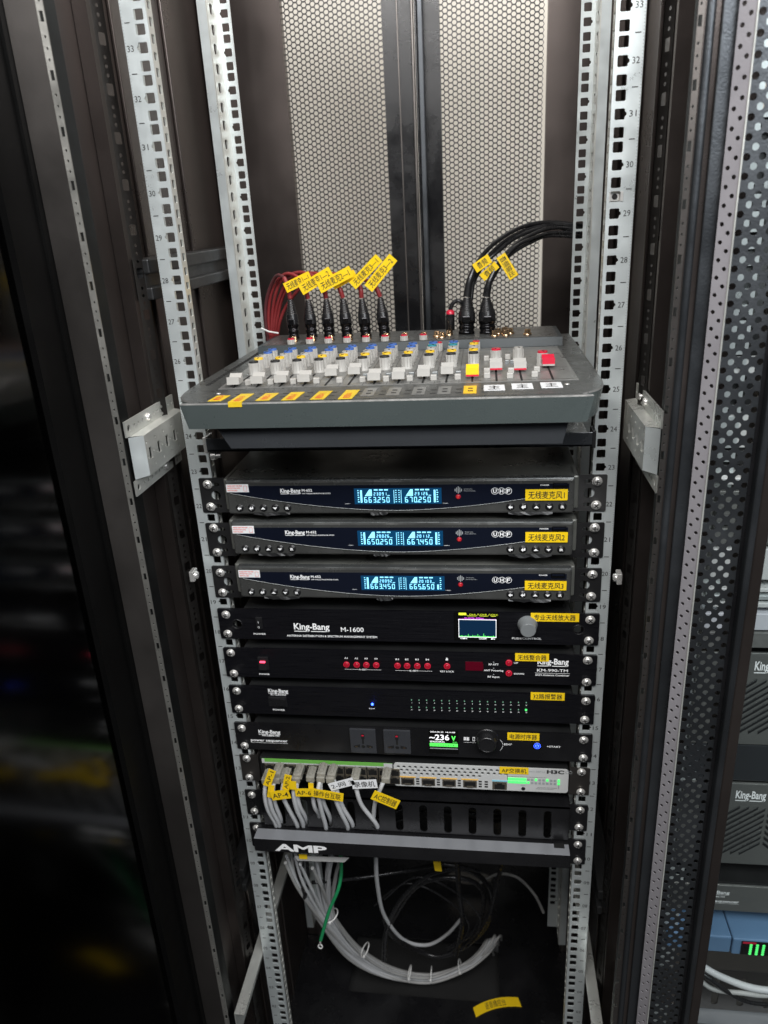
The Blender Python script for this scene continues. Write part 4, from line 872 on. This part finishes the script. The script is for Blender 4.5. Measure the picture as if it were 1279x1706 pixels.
spec=[
 ('1—1',(-0.1626,0.2250,1.1219),(-0.1657,0.2350,1.1760),[(-0.1657,0.2350,1.1760),(-0.1676,0.2350,1.1914),(-0.1728,0.2400,1.2033),(-0.1845,0.2500,1.2062),(-0.1978,0.2620,1.1935),(-0.2089,0.2680,1.1717),(-0.2141,0.2700,1.1461),(-0.2141,0.2720,1.1093)],(-0.1502,0.2250,1.1980),22,.0400,.0135),
 ('1—2',(-0.1365,0.2250,1.1227),(-0.1401,0.2350,1.1742),[(-0.1401,0.2350,1.1742),(-0.1438,0.2350,1.1904),(-0.1510,0.2450,1.2011),(-0.1700,0.2550,1.2076),(-0.1885,0.2660,1.1994),(-0.2025,0.2700,1.1780),(-0.2101,0.2720,1.1457),(-0.2120,0.2740,1.1089)],(-0.1242,0.2220,1.1987),27,.0500,.0150),
 ('2—1',(-0.1116,0.2250,1.1227),(-0.1145,0.2350,1.1740),[(-0.1145,0.2350,1.1740),(-0.1175,0.2350,1.1894),(-0.1287,0.2450,1.2018),(-0.1531,0.2570,1.2084),(-0.1809,0.2680,1.2006),(-0.1957,0.2720,1.1792),(-0.2053,0.2740,1.1453),(-0.2098,0.2760,1.1085)],(-0.0967,0.2180,1.1995),24,.0510,.0150),
 ('2—2',(-0.0860,0.2250,1.1218),(-0.0908,0.2350,1.1738),[(-0.0908,0.2350,1.1738),(-0.0949,0.2350,1.1869),(-0.1045,0.2500,1.1972),(-0.1366,0.2600,1.2066),(-0.1728,0.2700,1.1984),(-0.1905,0.2740,1.1746),(-0.2024,0.2760,1.1432),(-0.2085,0.2780,1.1081)],(-0.0869,0.2320,1.1979),24,.0360,.0120),
 ('3—1',(-0.0597,0.2250,1.1210),(-0.0647,0.2350,1.1728),[(-0.0647,0.2350,1.1728),(-0.0656,0.2350,1.1857),(-0.0756,0.2500,1.1976),(-0.1117,0.2640,1.2045),(-0.1574,0.2730,1.2008),(-0.1832,0.2760,1.1800),(-0.1995,0.2780,1.1411),(-0.2063,0.2800,1.1077)],(-0.0548,0.2220,1.2075),42,.0520,.0130),
 ('3—2',(-0.0335,0.2250,1.1217),(-0.0387,0.2350,1.1734),[(-0.0387,0.2350,1.1734),(-0.0439,0.2350,1.1848),(-0.0572,0.2500,1.1936),(-0.0951,0.2660,1.2004),(-0.1464,0.2760,1.1935),(-0.1781,0.2790,1.1676),(-0.1957,0.2800,1.1390),(-0.2041,0.2820,1.1073)],(-0.0345,0.2220,1.2051),47,.0530,.0140),
]
for k,(nm,p,q,pts,fc,ang,fw,fh) in enumerate(spec):
    ords=['first','second','third','fourth','fifth','sixth'][k]
    lab='%s red microphone cable from the left on the mixer, black plug and yellow flag label'%ords
    t=thing('microphone_cable',lab,'audio cable',p,'red microphone cables plugged into the mixer')
    plug(t,p,q,.0078)
    b=MB(); b.tube(pts[:3],.0032,'redc',10); b.tube(pts[2:],.0025,'redd' if k in (0,) else 'redc',8); b.obj('cable',t)
    flag(t,fc,ang,fw,fh,'无线麦克'+nm if k!=3 else '')
b=MB(); p=(-0.2064,0.2580,1.1294); b.tube([Vector(p)+Vector((-.012,0,.004)),Vector(p)+Vector((0,-.003,-.001)),Vector(p)+Vector((.013,0,-.004))],.0013,'tie',6,1)
tag(b.obj('cable_tie'),'white nylon tie round the red cable bundle beside the rear left rail','cable tie')
bl=[
 ((0.0794,0.2220,1.1208),(0.0806,0.2320,1.1690),[[(0.0805,0.2350,1.1687),(0.0840,0.2350,1.1890),(0.0913,0.2400,1.2069),(0.1082,0.2550,1.2268),(0.1327,0.2750,1.2434),(0.1642,0.2950,1.2545),(0.1974,0.3050,1.2558),(0.2428,0.3100,1.2488)]],.0110,'black line-output plug, second of three from the right-hand side jacks'),
 ((0.1079,0.2220,1.1199),(0.1064,0.2320,1.1680),[[(0.1064,0.2350,1.1677),(0.1105,0.2350,1.1863),(0.1193,0.2400,1.2041),(0.1323,0.2550,1.2196),(0.1522,0.2750,1.2347),(0.1806,0.2950,1.2460),(0.2057,0.3050,1.2492),(0.2430,0.3100,1.2441)]],.0110,'thick black output cable with plug, rightmost on the mixer'),
]
labs=['thick black output cable with plug, left of the rightmost plug on the mixer','thick black output cable with plug, rightmost on the mixer']
for k,(p,q,ps,r,_) in enumerate(bl):
    t=thing('output_cable',labs[k],'audio cable',p,'black output cables at the right of the mixer'); plug(t,p,q,r)
    b=MB(); 
    for pts in ps: b.tube(pts[:3],lambda u:.0056-.0024*u,'rub',10); b.tube(pts[2:],.0030,'rub',8)
    b.obj('cable',t)
    if k==0: flag(t,(0.1010,0.2320,1.2108),32,.024,.0125,'音频',tw=.6); 
    else: flag(t,(0.1342,0.2320,1.2055),-58,.034,.0130,'音频输出')
t=thing('signal_cable','thin black cable with red-ringed small plug standing in a gold jack','audio cable',(0.0573,0.2220,1.1216)); p=Vector((0.0573,0.2220,1.1200)); q=Vector((0.0577,0.2260,1.1468)); b=MB(); b.lathe(p,q-p,[(0,.0035),(.006,.0035),(.006,.0060),((q-p).length,.0058)],'rub',16); b.lathe(q,q-p,[(0,.0056),(.004,.0056),(.006,.0035)],'kred',16); b.obj('plug',t)
b=MB(); b.tube([(0.0577,0.2260,1.1484),(0.0595,0.2260,1.1586),(0.0653,0.2260,1.1639),(0.0726,0.2260,1.1629),(0.0786,0.2400,1.1539),(0.0852,0.2460,1.1626),(0.0894,0.2500,1.1859),(0.1034,0.2550,1.2085),(0.1212,0.2620,1.2228),(0.1443,0.2800,1.2380),(0.1725,0.2950,1.2479),(0.2016,0.3050,1.2501),(0.2433,0.3100,1.2386)],.0028,'rub',8); b.obj('cable',t)
flag(t,(0.1105,0.2360,1.2002),40,.026,.0105,'音频',tw=.6)
# extra runs in the black loom
for k,pts in enumerate(([(0.0870,0.2500,1.1829),(0.0960,0.2500,1.2013),(0.1115,0.2600,1.2203),(0.1361,0.2800,1.2384),(0.1685,0.2970,1.2504),(0.2015,0.3050,1.2533),(0.2429,0.3100,1.2472)],[(0.1130,0.2500,1.1849),(0.1243,0.2500,1.2056),(0.1438,0.2620,1.2218),(0.1670,0.2800,1.2323),(0.1932,0.2970,1.2391),(0.2435,0.3100,1.2339)],[(0.1163,0.2500,1.1911),(0.1291,0.2500,1.2123),(0.1469,0.2620,1.2293),(0.1718,0.2800,1.2383),(0.1971,0.2970,1.2428),(0.2432,0.3100,1.2402)])):
    b=MB(); b.tube(pts,.0025,'rub',8); tag(b.obj('loom_cable'),('uppermost','lowest','middle')[k]+' extra thin black cable in the loom running behind the right rear rail','cable','thin black cables in the loom')
# ================================================================ NETWORK CABLES
CONN=MB(); CONN.box((-.0058,-.020,-.0045),(.0058,.002,.0045),'clear',.0012); CONN.box((-.0025,-.016,.0045),(.0025,.001,.0062),'clear',.0006); CONN.box((-.0045,-.006,-.0030),(.0045,-.0052,.0048),'portm'); CONN=CONN.mesh('connector')
def netcable(pts,label,conn=True,flags=(),m='gcab',r=.0030):
    t=thing('network_cable',label,'network cable',pts[0],'grey network cables plugged into the switch')
    if conn: put(CONN,'connector',t,(pts[0][0],pts[0][1]+.013,pts[0][2]-.001),(0,random.uniform(-.06,.06),0))
    b=MB(); b.tube([(pts[0][0],pts[0][1]+.002,pts[0][2]-.001)]+list(pts),r,m,8); b.obj('cable',t)
    for f_ in flags: flag(t,*f_)
    return t
G=[
 ([(-0.1966,-0.0260,0.5627),(-0.2000,-0.0320,0.5408),(-0.2003,-0.0280,0.5096),(-0.1975,-0.0120,0.4686),(-0.2052,0.0100,0.4321)],'cable in the leftmost lower port of the switch, yellow flag near its plug'),
 ([(-0.1820,-0.0260,0.5645),(-0.1908,-0.0360,0.5449),(-0.1933,-0.0320,0.5159),(-0.1922,-0.0140,0.4719),(-0.2005,0.0100,0.4336)],'second cable from the left at the switch, tucked behind the first'),
 ([(-0.1808,-0.0240,0.5721),(-0.1876,-0.0300,0.5501),(-0.1894,-0.0260,0.5191),(-0.1892,-0.0120,0.4801),(-0.1977,0.0100,0.4430)],'short upper cable crossing behind the two leftmost switch cables'),
 ([(-0.1699,-0.0260,0.5662),(-0.1744,-0.0340,0.5440),(-0.1704,-0.0280,0.5136),(-0.1662,-0.0120,0.4706),(-0.1720,0.0100,0.4355)],'third plug from the left, its cable bowing right towards the tray'),
 ([(-0.1538,-0.0260,0.5671),(-0.1576,-0.0360,0.5468),(-0.1579,-0.0300,0.5140),(-0.1565,-0.0140,0.4753),(-0.1637,0.0100,0.4360)],'fourth plug from the left, cable hanging almost straight'),
 ([(-0.1513,-0.0240,0.5716),(-0.1540,-0.0320,0.5496),(-0.1543,-0.0260,0.5169),(-0.1532,-0.0100,0.4827),(-0.1588,0.0100,0.4500)],'thin upper cable just right of the AP-4 flag'),
 ([(-0.1333,-0.0260,0.5702),(-0.1330,-0.0300,0.5449),(-0.1329,-0.0260,0.5161),(-0.1320,-0.0120,0.4903),(-0.1378,0.0100,0.4536)],'first cable of the middle group, short and straight'),
 ([(-0.1191,-0.0260,0.5699),(-0.1227,-0.0360,0.5529),(-0.1233,-0.0300,0.5193),(-0.1234,-0.0140,0.4731),(-0.1295,0.0100,0.4338)],'second cable of the middle group, the one reaching lowest'),
 ([(-0.1182,-0.0240,0.5754),(-0.1206,-0.0300,0.5518),(-0.1194,-0.0240,0.5193),(-0.1172,-0.0100,0.4850),(-0.1217,0.0100,0.4524)],'upper cable of the middle group, curving right under the yellow flag'),
 ([(-0.1058,-0.0260,0.5696),(-0.1013,-0.0360,0.5500),(-0.0966,-0.0300,0.5157),(-0.0920,-0.0140,0.4751),(-0.0970,0.0100,0.4359)],'cable right of the middle group, running under the white flag'),
 ([(-0.1041,-0.0240,0.5741),(-0.0971,-0.0320,0.5487),(-0.0922,-0.0260,0.5164),(-0.0852,-0.0120,0.4780),(-0.0895,0.0100,0.4410)],'outermost cable of the middle group, bowing furthest right'),
 ([(-0.0717,-0.0260,0.5714),(-0.0698,-0.0340,0.5561),(-0.0653,-0.0280,0.5241),(-0.0500,-0.0120,0.4770),(-0.0531,0.0100,0.4411)],'lone cable with the white recorder flag, slanting down to the right'),
 ([(-0.0297,-0.0260,0.5736),(-0.0370,-0.0320,0.5602),(-0.0469,-0.0260,0.5296),(-0.0540,-0.0100,0.4868),(-0.0570,0.0100,0.4499)],'rightmost cable at the switch, with the large tilted yellow flag'),
]
FL={0:[((-0.1873,-0.0400,0.5753),68,.030,.0105,'AP-1')],1:[((-0.1873,-0.0420,0.5545),78,.022,.0085,'')],3:[((-0.1630,-0.0420,0.5712),76,.026,.0100,'AP-2'),((-0.1730,-0.0460,0.5528),12,.0270,.0150,'AP-4')],4:[((-0.1544,-0.0440,0.5683),88,.014,.0092,'')],5:[((-0.1409,-0.0430,0.5560),2,.0240,.0135,'AP-6')],
 6:[((-0.1310,-0.0400,0.5621),86,.016,.0070,'')],8:[((-0.1080,-0.0460,0.5565),-9,.0440,.0140,'操作台互联')],9:[((-0.0876,-0.0430,0.5731),20,.036,.0120,'2-网 3','wlab')],11:[((-0.0566,-0.0430,0.5748),6,.0340,.0140,'录像机','wlab')],12:[((-0.0292,-0.0460,0.5529),-25,.0370,.0160,'AC控制器')]}
FL[9][0]=FL[9][0][:5]+('wlab',) ; FL[11][0]=FL[11][0][:5]+('wlab',)
for i,(pts,lab) in enumerate(G): netcable(pts,lab,flags=FL.get(i,()),m='gcab')
# bundle below the tray, dropping through the floor opening
rnd=random.Random(3)
base=[(-0.1612,0.0300,0.3681),(-0.1694,0.0600,0.2797),(-0.1742,0.1200,0.1297),(-0.1508,0.2000,-0.0540),(-0.0914,0.2500,-0.1657),(-0.0084,0.2800,-0.2102),(0.0667,0.2900,-0.1764),(0.1013,0.3100,-0.1564),(0.1191,0.3400,-0.1639),(0.1226,0.4000,-0.2817)]
core=[Vector(p) for p in base]
core[-2]=Vector((core[-2].x,core[-2].y,core[-2].z)); 
for k in range(16):
    a=2*PI*k/16*1.0*1.0+.3*(k%3); rr=(.0115,.0075,.004)[k%3]; pts=[]
    for i,c in enumerate(core):
        s=1.9 if i==0 else 1.5 if i==1 else 1.0 if i<6 else 1.3
        th=a+.5*i; pts.append(c+Vector((math.cos(a)*.022*(.9 if i<2 else .15),0,0))*(1.2 if i==0 else .8)+Vector((math.cos(th)*rr*s,math.sin(th*1.3)*rr*.8,math.sin(th)*rr*s))+Vector([rnd.uniform(-.002,.002) for _ in range(3)]))
    b=MB(); b.tube(pts,.0027,'gcab' if k%3 else 'gcab2',8,8)
    tag(b.obj('uplink_cable'),'grey data cable in the tied bundle sweeping right to the floor opening','network cable','grey cables in the tied bundle below the tray')
TL=['white nylon tie high on the left-hand curve of the grey bundle','white nylon tie at the lower left bend of the grey bundle','white nylon tie left of the pair at the lowest point of the bundle','white nylon tie right of the pair at the lowest point of the bundle','white nylon tie nearest the floor opening on the grey bundle']
for p,rot in (((-0.1688,0.1300,0.1257),.55),((-0.1288,0.2000,-0.0421),.95),((-0.0510,0.2450,-0.1548),1.3),((-0.0086,0.2600,-0.1733),1.5),((0.0494,0.2850,-0.1788),1.8)):
    b=MB(); n=16; ax=Vector((math.cos(rot),0,math.sin(rot)))
    d=Vector((-ax.z,0,ax.x)); pts=[Vector(p)+ax*math.cos(2*PI*i/n)*.0135+Vector((0,1,0))*math.sin(2*PI*i/n)*.014 for i in range(n+1)]
    b.tube(pts,.0012,'tie',5,1); b.box((p[0]-.002,p[1]-.017,p[2]-.002),(p[0]+.002,p[1]-.013,p[2]+.002),'tie',.0005)
    tag(b.obj('cable_tie'),TL.pop(0),'cable tie','white ties on the grey bundle')
def run(name,label,pts,r,m,grp=None,cat='cable'):
    b=MB(); b.tube(pts,r,m,8,8); return tag(b.obj(name),label,cat,grp)
run('data_cable','single grey cable hanging in a deep loop behind the black coils',[(-0.0598,0.0200,0.3916),(-0.0689,0.0600,0.2878),(-0.0719,0.1200,0.1461),(-0.0497,0.1800,0.0173),(-0.0093,0.2200,-0.0422),(0.0256,0.2800,-0.0827),(0.0514,0.3400,-0.1077)],.0034,'gcab')
run('data_cable','grey cable arching over the beige oval opening on the right',[(0.0920,0.3500,-0.0145),(0.1280,0.3200,0.0433),(0.1648,0.3000,0.0582),(0.1963,0.2800,0.0391),(0.2146,0.2800,-0.0066)],.0028,'gcab2')
run('data_cable','short piece of pale cable seen between left side panel and front rail',[(-.27,.10,.62),(-.262,.06,.605),(-.25,.03,.597),(-.24,.03,.59)],.0026,'gcab')
BK=[('large black power cable coil, outer turn',[(-0.0814,0.1400,0.0102),(-0.0716,0.1400,0.0937),(-0.0345,0.1300,0.1870),(0.0144,0.1200,0.2493),(0.0695,0.1200,0.2628),(0.1060,0.1400,0.2081),(0.1123,0.1600,0.1232),(0.0871,0.2000,0.0138),(0.0242,0.2000,-0.0427),(-0.0215,0.2000,-0.0361),(-0.0652,0.1600,0.0478),(-0.0778,0.1500,0.1033)],.0045),
 ('black power cable coil, inner turn',[(-0.0676,0.1500,0.0895),(-0.0184,0.1300,0.2021),(0.0343,0.1200,0.2415),(0.0839,0.1300,0.2240),(0.0998,0.1500,0.1620),(0.0820,0.1800,0.0528),(0.0303,0.2000,-0.0230)],.0040),
 ('black cable hanging straight down in front of the coils',[(0.0617,0.0200,0.3865),(0.0598,0.0800,0.2635),(0.0629,0.1200,0.1372),(0.0471,0.2000,-0.0372)],.0042),
 ('black cable falling steeply on the right of the coils',[(0.1283,0.0200,0.3915),(0.1226,0.0700,0.3023),(0.1058,0.1200,0.1551),(0.0678,0.2000,-0.0114),(0.0108,0.2200,-0.0742)],.0036),
 ('thin black cable slanting from the left into the coils',[(-0.1754,0.0600,0.2792),(-0.1044,0.1000,0.2521),(-0.0258,0.1200,0.2528),(0.0357,0.1100,0.2811),(0.0942,0.1200,0.2594)],.0030),
 ('black flat loop hanging under the left end of the tray',[(-0.1728,0.0200,0.3715),(-0.1885,0.0500,0.2954),(-0.1915,0.0600,0.2439),(-0.1818,0.0600,0.2851),(-0.1703,0.0300,0.3614)],.0026)]
for lab,pts,r in BK: run('power_cable',lab,pts,r,'rub','black power cables coiled under the tray')
for k in range(2): run('thin_cable',('upper','lower')[k]+' thin black cable crossing the coils at a slant under the tray',[(x_-.02*k,y_+.01*k,z_-.018*k-.01*math.sin(3*x_+k)) for x_,y_,z_ in [(-0.0701,0.1200,0.1813),(-0.0162,0.1200,0.2375),(0.0439,0.1200,0.2182),(0.0936,0.1200,0.1540),(0.0604,0.1600,0.0299)]],.0016,'rub','thin black cables tangled in the coils')
for k in range(3): run('power_cable',('highest','middle','lowest')[k]+' dark cable lying along the back wall under the tray',[(-.14,.40-.02*k,.12-.02*k),(-.02,.42,.14-.02*k),(.10,.42,.11-.015*k),(.20,.40,.12)],.004,'rub','dark cables at the back under the tray')
t=thing('earth_wire','green earth wire with a ring lug hanging free below the tray','wire',(-0.1144,0.0200,0.3818))
b=MB(); b.tube([(-0.1091,0.0000,0.4062),(-0.1186,0.0300,0.3349),(-0.1259,0.0300,0.3008),(-0.1427,0.0300,0.2575),(-0.1560,0.0300,0.2132),(-0.1630,0.0300,0.1885)],.0028,'green',8); b.obj('wire',t)
b=MB(); p=Vector((-0.1647,0.0300,0.1741)); n=14; b.tube([p+Vector((math.cos(2*PI*i/n)*.0034,0,math.sin(2*PI*i/n)*.0042)) for i in range(n+1)],.0011,'tie',6,1); b.cyl(p+Vector((0,0,.004)),p+Vector((.0006,0,.0095)),.0016,'bright',8); b.obj('ring_lug',t)
# loose cable end with the yellow band under the tray
t=thing('flat_ribbon','short off-white flat strap with yellow tape under the tray left end','strap',(-0.1404,-0.0100,0.4061)); b=MB(); b.prism([(-.022,.0),(.060,.003),(.052,-.006),(-.018,-.008)],lambda a,c,tt,p=(-0.1532,-0.0120,0.4095):(p[0]+a,p[1]-tt,p[2]+c),0,.001,'gcab2'); b.obj('strap',t)
b=MB(); p=(-0.1616,-0.0140,0.4109); b.box((p[0]-.006,p[1]-.0005,p[2]-.004),(p[0]+.006,p[1]+.0005,p[2]+.004),'ylw'); b.obj('yellow_tape',t)
b=MB(); p=(0.0297,0.0600,0.3293); b.prism([(-.0055,-.009),(.0055,-.0095),(.004,.0095),(-.0075,.0095)],lambda a,c,tt:(p[0]+a,p[1]-tt,p[2]+c),0,.0008,'ylw'); tag(b.obj('loose_tag'),'small blank yellow tag on the black coil below the tray','cable tag')
# label stuck on the base
p=(0.1224,0.2258,-0.1990); q1=(0.0785,0.2122,-0.1990); q2=(0.1680,0.2409,-0.1990); d=Vector(q2)-Vector(q1); w=d.length; d.normalize(); nn=Vector((-d.y,d.x,0)); c=Vector(p)
ff=lambda a,cc,tt:tuple(c+d*a+nn*(cc-.35*(a*a)/w)+Vector((0,0,.0006+tt)))
b=MB()
for i in range(8):
    a0,a1=-w/2+w*i/8,-w/2+w*(i+1)/8; b.prism([(a0,-.010),(a1,-.010),(a1,.010),(a0,.010)],ff,0,.0008,'ylw')
b.text('语音播控台',ff,-.002,-.006,.011,'inkb',w*.45,'C',lift=.0012); tag(b.obj('floor_label'),'long yellow printed label lying on the cabinet floor','label')
# a screw left in the side upright
for (x,y,z),s in (((-0.2620,-0.0193,0.8704),1),((0.2620,-0.0110,0.8675),-1)):
    b=MB(); b.box((x,y-.006,z-.007),(x+s*.006,y+.008,z+.007),'bright',.001); b.lathe((x+s*.006,y,z),(s,0,0),[(0,.005),(.003,.0045),(.004,.002)],'bright',14); b.box((x+s*.0098,y-.0022,z-.0004),(x+s*.0103,y+.0022,z+.0004),'inkb'); b.obj('spare_cage_nut',cab)
# ================================================================ NEIGHBOUR CABINET
nb=thing('neighbour_cabinet','neighbouring rack cabinet on the right behind a glass door edged with punched grey steel','rack cabinet',(.6,.1,Zb))
b=MB(); b.box((.3040,-.117,Zb),(.3065,.5,Zt),'panel'); b.obj('side_panel',nb)
b=MB(); b.box((.308,-.105,Zb),(.326,-.085,Zt),'panel',.002); b.obj('corner_post',nb)
def nrail():
    b=MB(); zz=Zb; fr_=lambda a,c,t:(a,t,c); hc=.3674
    for z,num,n in holes_u(Zb,Zt):
        if z-.0062>zz: b.box((.349,0,zz),(.376,.002,z-.0062),'zinc')
        b.plate((.349,.376,z-.0062,z+.0062),[rrect(hc-.0048,hc+.0048,z-.0048,z+.0048,.0012,1)],fr_,0,.002,'zinc'); zz=z+.0062
    b.box((.349,0,zz),(.376,.002,Zt),'zinc'); b.obj('mounting_rail',nb)
nrail()
# door: two punched facets, channel, stile, glass
dr=MB(); zz=Zb; pt=.0143
A=Vector((.2970,-.1290,0)); B=Vector((.3085,-.1370,0)); C_=Vector((.3448,-.1390,0))
def facet(P,Q,cols,rad,name,parent,m,x_in,start):
    L=(Q-P).length; d=(Q-P).normalized(); nr=Vector((-d.y,d.x,0)); fr_=lambda a,c,t:tuple(P+d*a+nr*t+Vector((0,0,c)))
    b=MB(); z=Zb
    while z<Zt-.02:
        hs=[]
        for j,a in enumerate(cols):
            zz=z+pt*(.3 if (j+start)%2 else .8)-(pt*.0)
            hs.append(circ(a,zz,rad,10,rad))
        hs=[h for h in hs]; b.plate((0,L,z,z+pt),[h for h in hs if True],fr_,0,.0012,m); z+=pt
    return b.obj(name,parent)
door=MB(); door.box((.3490,-.148,Zb),(.3555,-.120,Zt),'door',.002); door.box((.3560,-.144,Zb),(.3680,-.124,Zt),'panel',.002); door.box((.3450,-.1375,Zb),(.3488,-.118,Zt),'black'); door.box((.368,-.144,Zb),(.86,-.124,Zb+.06),'panel'); door.box((.368,-.144,Zt-.06),(.86,-.124,Zt),'panel')
dj=door.obj('door',nb)
ca=.2
facet(A,B,[.0036,.0092],.0019,'punched_strip',dj,'strip',0,0)  # lit facet of the folded sheet, its brightness put into a paler colour
facet(B,C_,[.0036+.0060*i for i in range(6)],.0029,'punched_panel',dj,'door',0,1)
b=MB(); b.lathe((B.x,B.y,Zb),(0,0,1),[(0,.0009),(Zt-Zb,.0009)],'zinc2',8); b.obj('edge_trim',dj)
b=MB(); b.box((.3680,-.136,Zb+.06),(.86,-.132,Zt-.06),'glass'); b.obj('glass',dj)
# neighbour equipment
def namp(z0,z1,label):
    t=thing('power_amplifier',label,'amplifier',(.6,0,z0),'power amplifiers in the neighbouring cabinet'); x0=.3835
    b=MB(); b.box((.3600,-.004,z0),(.84,0,z1),'amp',.001); f=b.obj('front_panel',t)
    b=MB(); b.box((.385,.002,z0+.002),(.81,.2,z1-.002),'chas'); b.obj('chassis',t)
    b=MB(); p0=.4270; logo(b,FX(-.004),p0,p0+.0375,z1-.0235,.0125,'white'); b.obj('lettering',f)
    b=MB(); fr_=FX(-.004); n=12; zb_,zt_=z0+.020,z1-.037; xc=.468
    for k in range(n):
        s=.0095*k
        for sx in (-1,1):
            # chevron ribs meeting at xc
            a=zb_-.02+s; pa=(xc+sx*.0006,min(a+.050,zt_)) ; pb=(xc+sx*.052,a+.0)
            if a+.0>zt_-.004: continue
            q=[]
            x1,z1_=xc+sx*.002,a+.040; x2,z2_=xc+sx*.050,a
            # clip to window
            def cl(x1,z1_,x2,z2_):
                lo,hi=zb_,zt_
                def at(z): t_=(z-z1_)/(z2_-z1_); return x1+(x2-x1)*t_
                if z1_>hi: x1n,z1n=at(hi),hi
                else: x1n,z1n=x1,z1_
                if z2_<lo: x2n,z2n=at(lo),lo
                else: x2n,z2n=x2,z2_
                return x1n,z1n,x2n,z2n
            if z1_<zb_+.002: continue
            X1,Z1,X2,Z2=cl(x1,z1_,x2,z2_)
            if Z1-Z2<.004: continue
            dark(b,fr_,[(X1,Z1),(X2,Z2),(X2,Z2-.0038),(X1,Z1-.0038)][::1],'ampd',.0004)
            b.tube([fr_(X1,Z1+.0012,.0008),fr_(X2,Z2+.0012,.0008)],.0008,'bezel2',5,1)
    b.obj('vent_ribs',f)
    return t
namp(.630,.764,'grey power amplifier with chevron vents, the upper one in the neighbouring cabinet')
namp(.432,.568,'grey power amplifier with chevron vents, the lower one in the neighbouring cabinet')
t=thing('blank_drawer','dark blank panel between the two neighbouring power amplifiers','blank panel',(.6,0,.572)); b=MB(); b.box((.36,-.003,.572),(.84,0,.628),'mixd',.001); b.obj('front_panel',t)
t=thing('power_sequencer','grey power sequencer partly hidden by the glass door frame of the neighbouring cabinet','power sequencer',(.6,0,.36)); b=MB(); b.box((.36,-.004,.345),(.84,0,.392),'amp',.001); b.box((.385,.0,.343),(.81,.2,.395),'chas'); f=b.obj('front_panel',t)
b=MB(); logo(b,FX(-.004),.402,.438,.3765,.0058); b.text('MR-S48N-TM',FX(-.004),.432,.3700,.0026,'white',.024,'R',bold=.02,lift=.0005); b.text('power sequencer',FX(-.004),.452,.3610,.0048,'white',.06,'R',bold=.025,lift=.0005); line(b,FX(-.004),.392,.452,.3590,.0002,'white'); b.obj('lettering',f)
t=thing('network_hub','blue and grey network box with green lights at the lower right, in the neighbouring cabinet','network box',(.6,0,.26)); b=MB(); b.box((.36,-.01,.272),(.448,.16,.302),'blueb',.002); b.box((.4492,-.012,.272),(.84,.16,.302),'blueb',.002); bo=b.obj('body',t)
b=MB(); b.box((.4605,-.0132,.2745),(.60,-.012,.2995),'scrk',.0004); 
for i in range(3):
    for j in range(5): b.lathe((.4735+i*.0085,-.0133,.2770+j*.0042),(0,-1,0),[(0,.0022),(.0005,.002)],'grnled',8)
b.box((.462,-.0138,.2962),(.480,-.0132,.2990),'kred'); b.obj('status_panel',bo)
run('data_cable','second pale cable looping lower under the blue network box in the neighbouring cabinet',[(.39,-.015,.250),(.42,-.03,.225),(.46,-.04,.232),(.50,-.035,.225),(.56,-.03,.240)],.0035,'gcab2')
run('data_cable','black cable drooping under the blue network box in the neighbouring cabinet',[(.38,-.012,.265),(.42,-.035,.246),(.47,-.04,.215),(.54,-.03,.205)],.003,'rub')
run('data_cable','pale cables curving below the blue network box in the neighbouring cabinet',[(.40,-.02,.262),(.43,-.03,.250),(.48,-.035,.236),(.54,-.035,.236)],.005,'gcab')
t=thing('cable_manager','grey-black slotted cable manager low in the neighbouring cabinet','cable manager',(.6,0,.13)); b=MB()
b.plate((.36,.84,.155,.235),[rrect(.432+k*.036,.442+k*.036,.165,.222,.0048,3) for k in range(8)],lambda a,c,tt:(a,-.01+tt,c),0,.002,'post'); b.obj('slotted_panel',t)
b=MB(); b.box((.38,-.03,.108),(.84,.0,.150),'post',.001); b.box((.395,-.031,.150),(.84,-.0,.1515),'lit_top'); b.obj('tray',t)  # same pale sheet paints this tray top as lit
t=thing('stacked_receiver','pale striped equipment above the neighbouring amplifiers, seen at the right edge','receiver',(.6,0,.78)); b=MB()
for z0,z1,m in ((.776,.797,'mixs'),(.800,.822,'blueb2'),(.830,.836,'swf'),(.840,.846,'zinc'),(.850,.855,'swf'),(.866,.905,'swf'),(.910,.930,'amp'),(.935,.975,'inkr'),(.982,.99,'swf')): b.box((.36,-.012,z0),(.84,.2,z1),m if m!='inkr' else 'amp',.001)
b.obj('chassis_stack',t); 
b=MB(); b.box((.36,.005,1.0),(.84,.2,1.35),'chas'); b.box((.36,.004,1.02),(.84,.0048,1.06),'swf'); b.box((.36,.004,1.10),(.84,.0048,1.12),'swf'); b.box((.36,.004,1.16),(.84,.0048,1.24),'bezel2'); b.obj('upper_unit',t)
# light, wrap up
for o in bpy.data.objects:
    if o.name.startswith('lettering') and o.type=='FONT': bpy.data.objects.remove(o)
print('objects',len(bpy.data.objects))
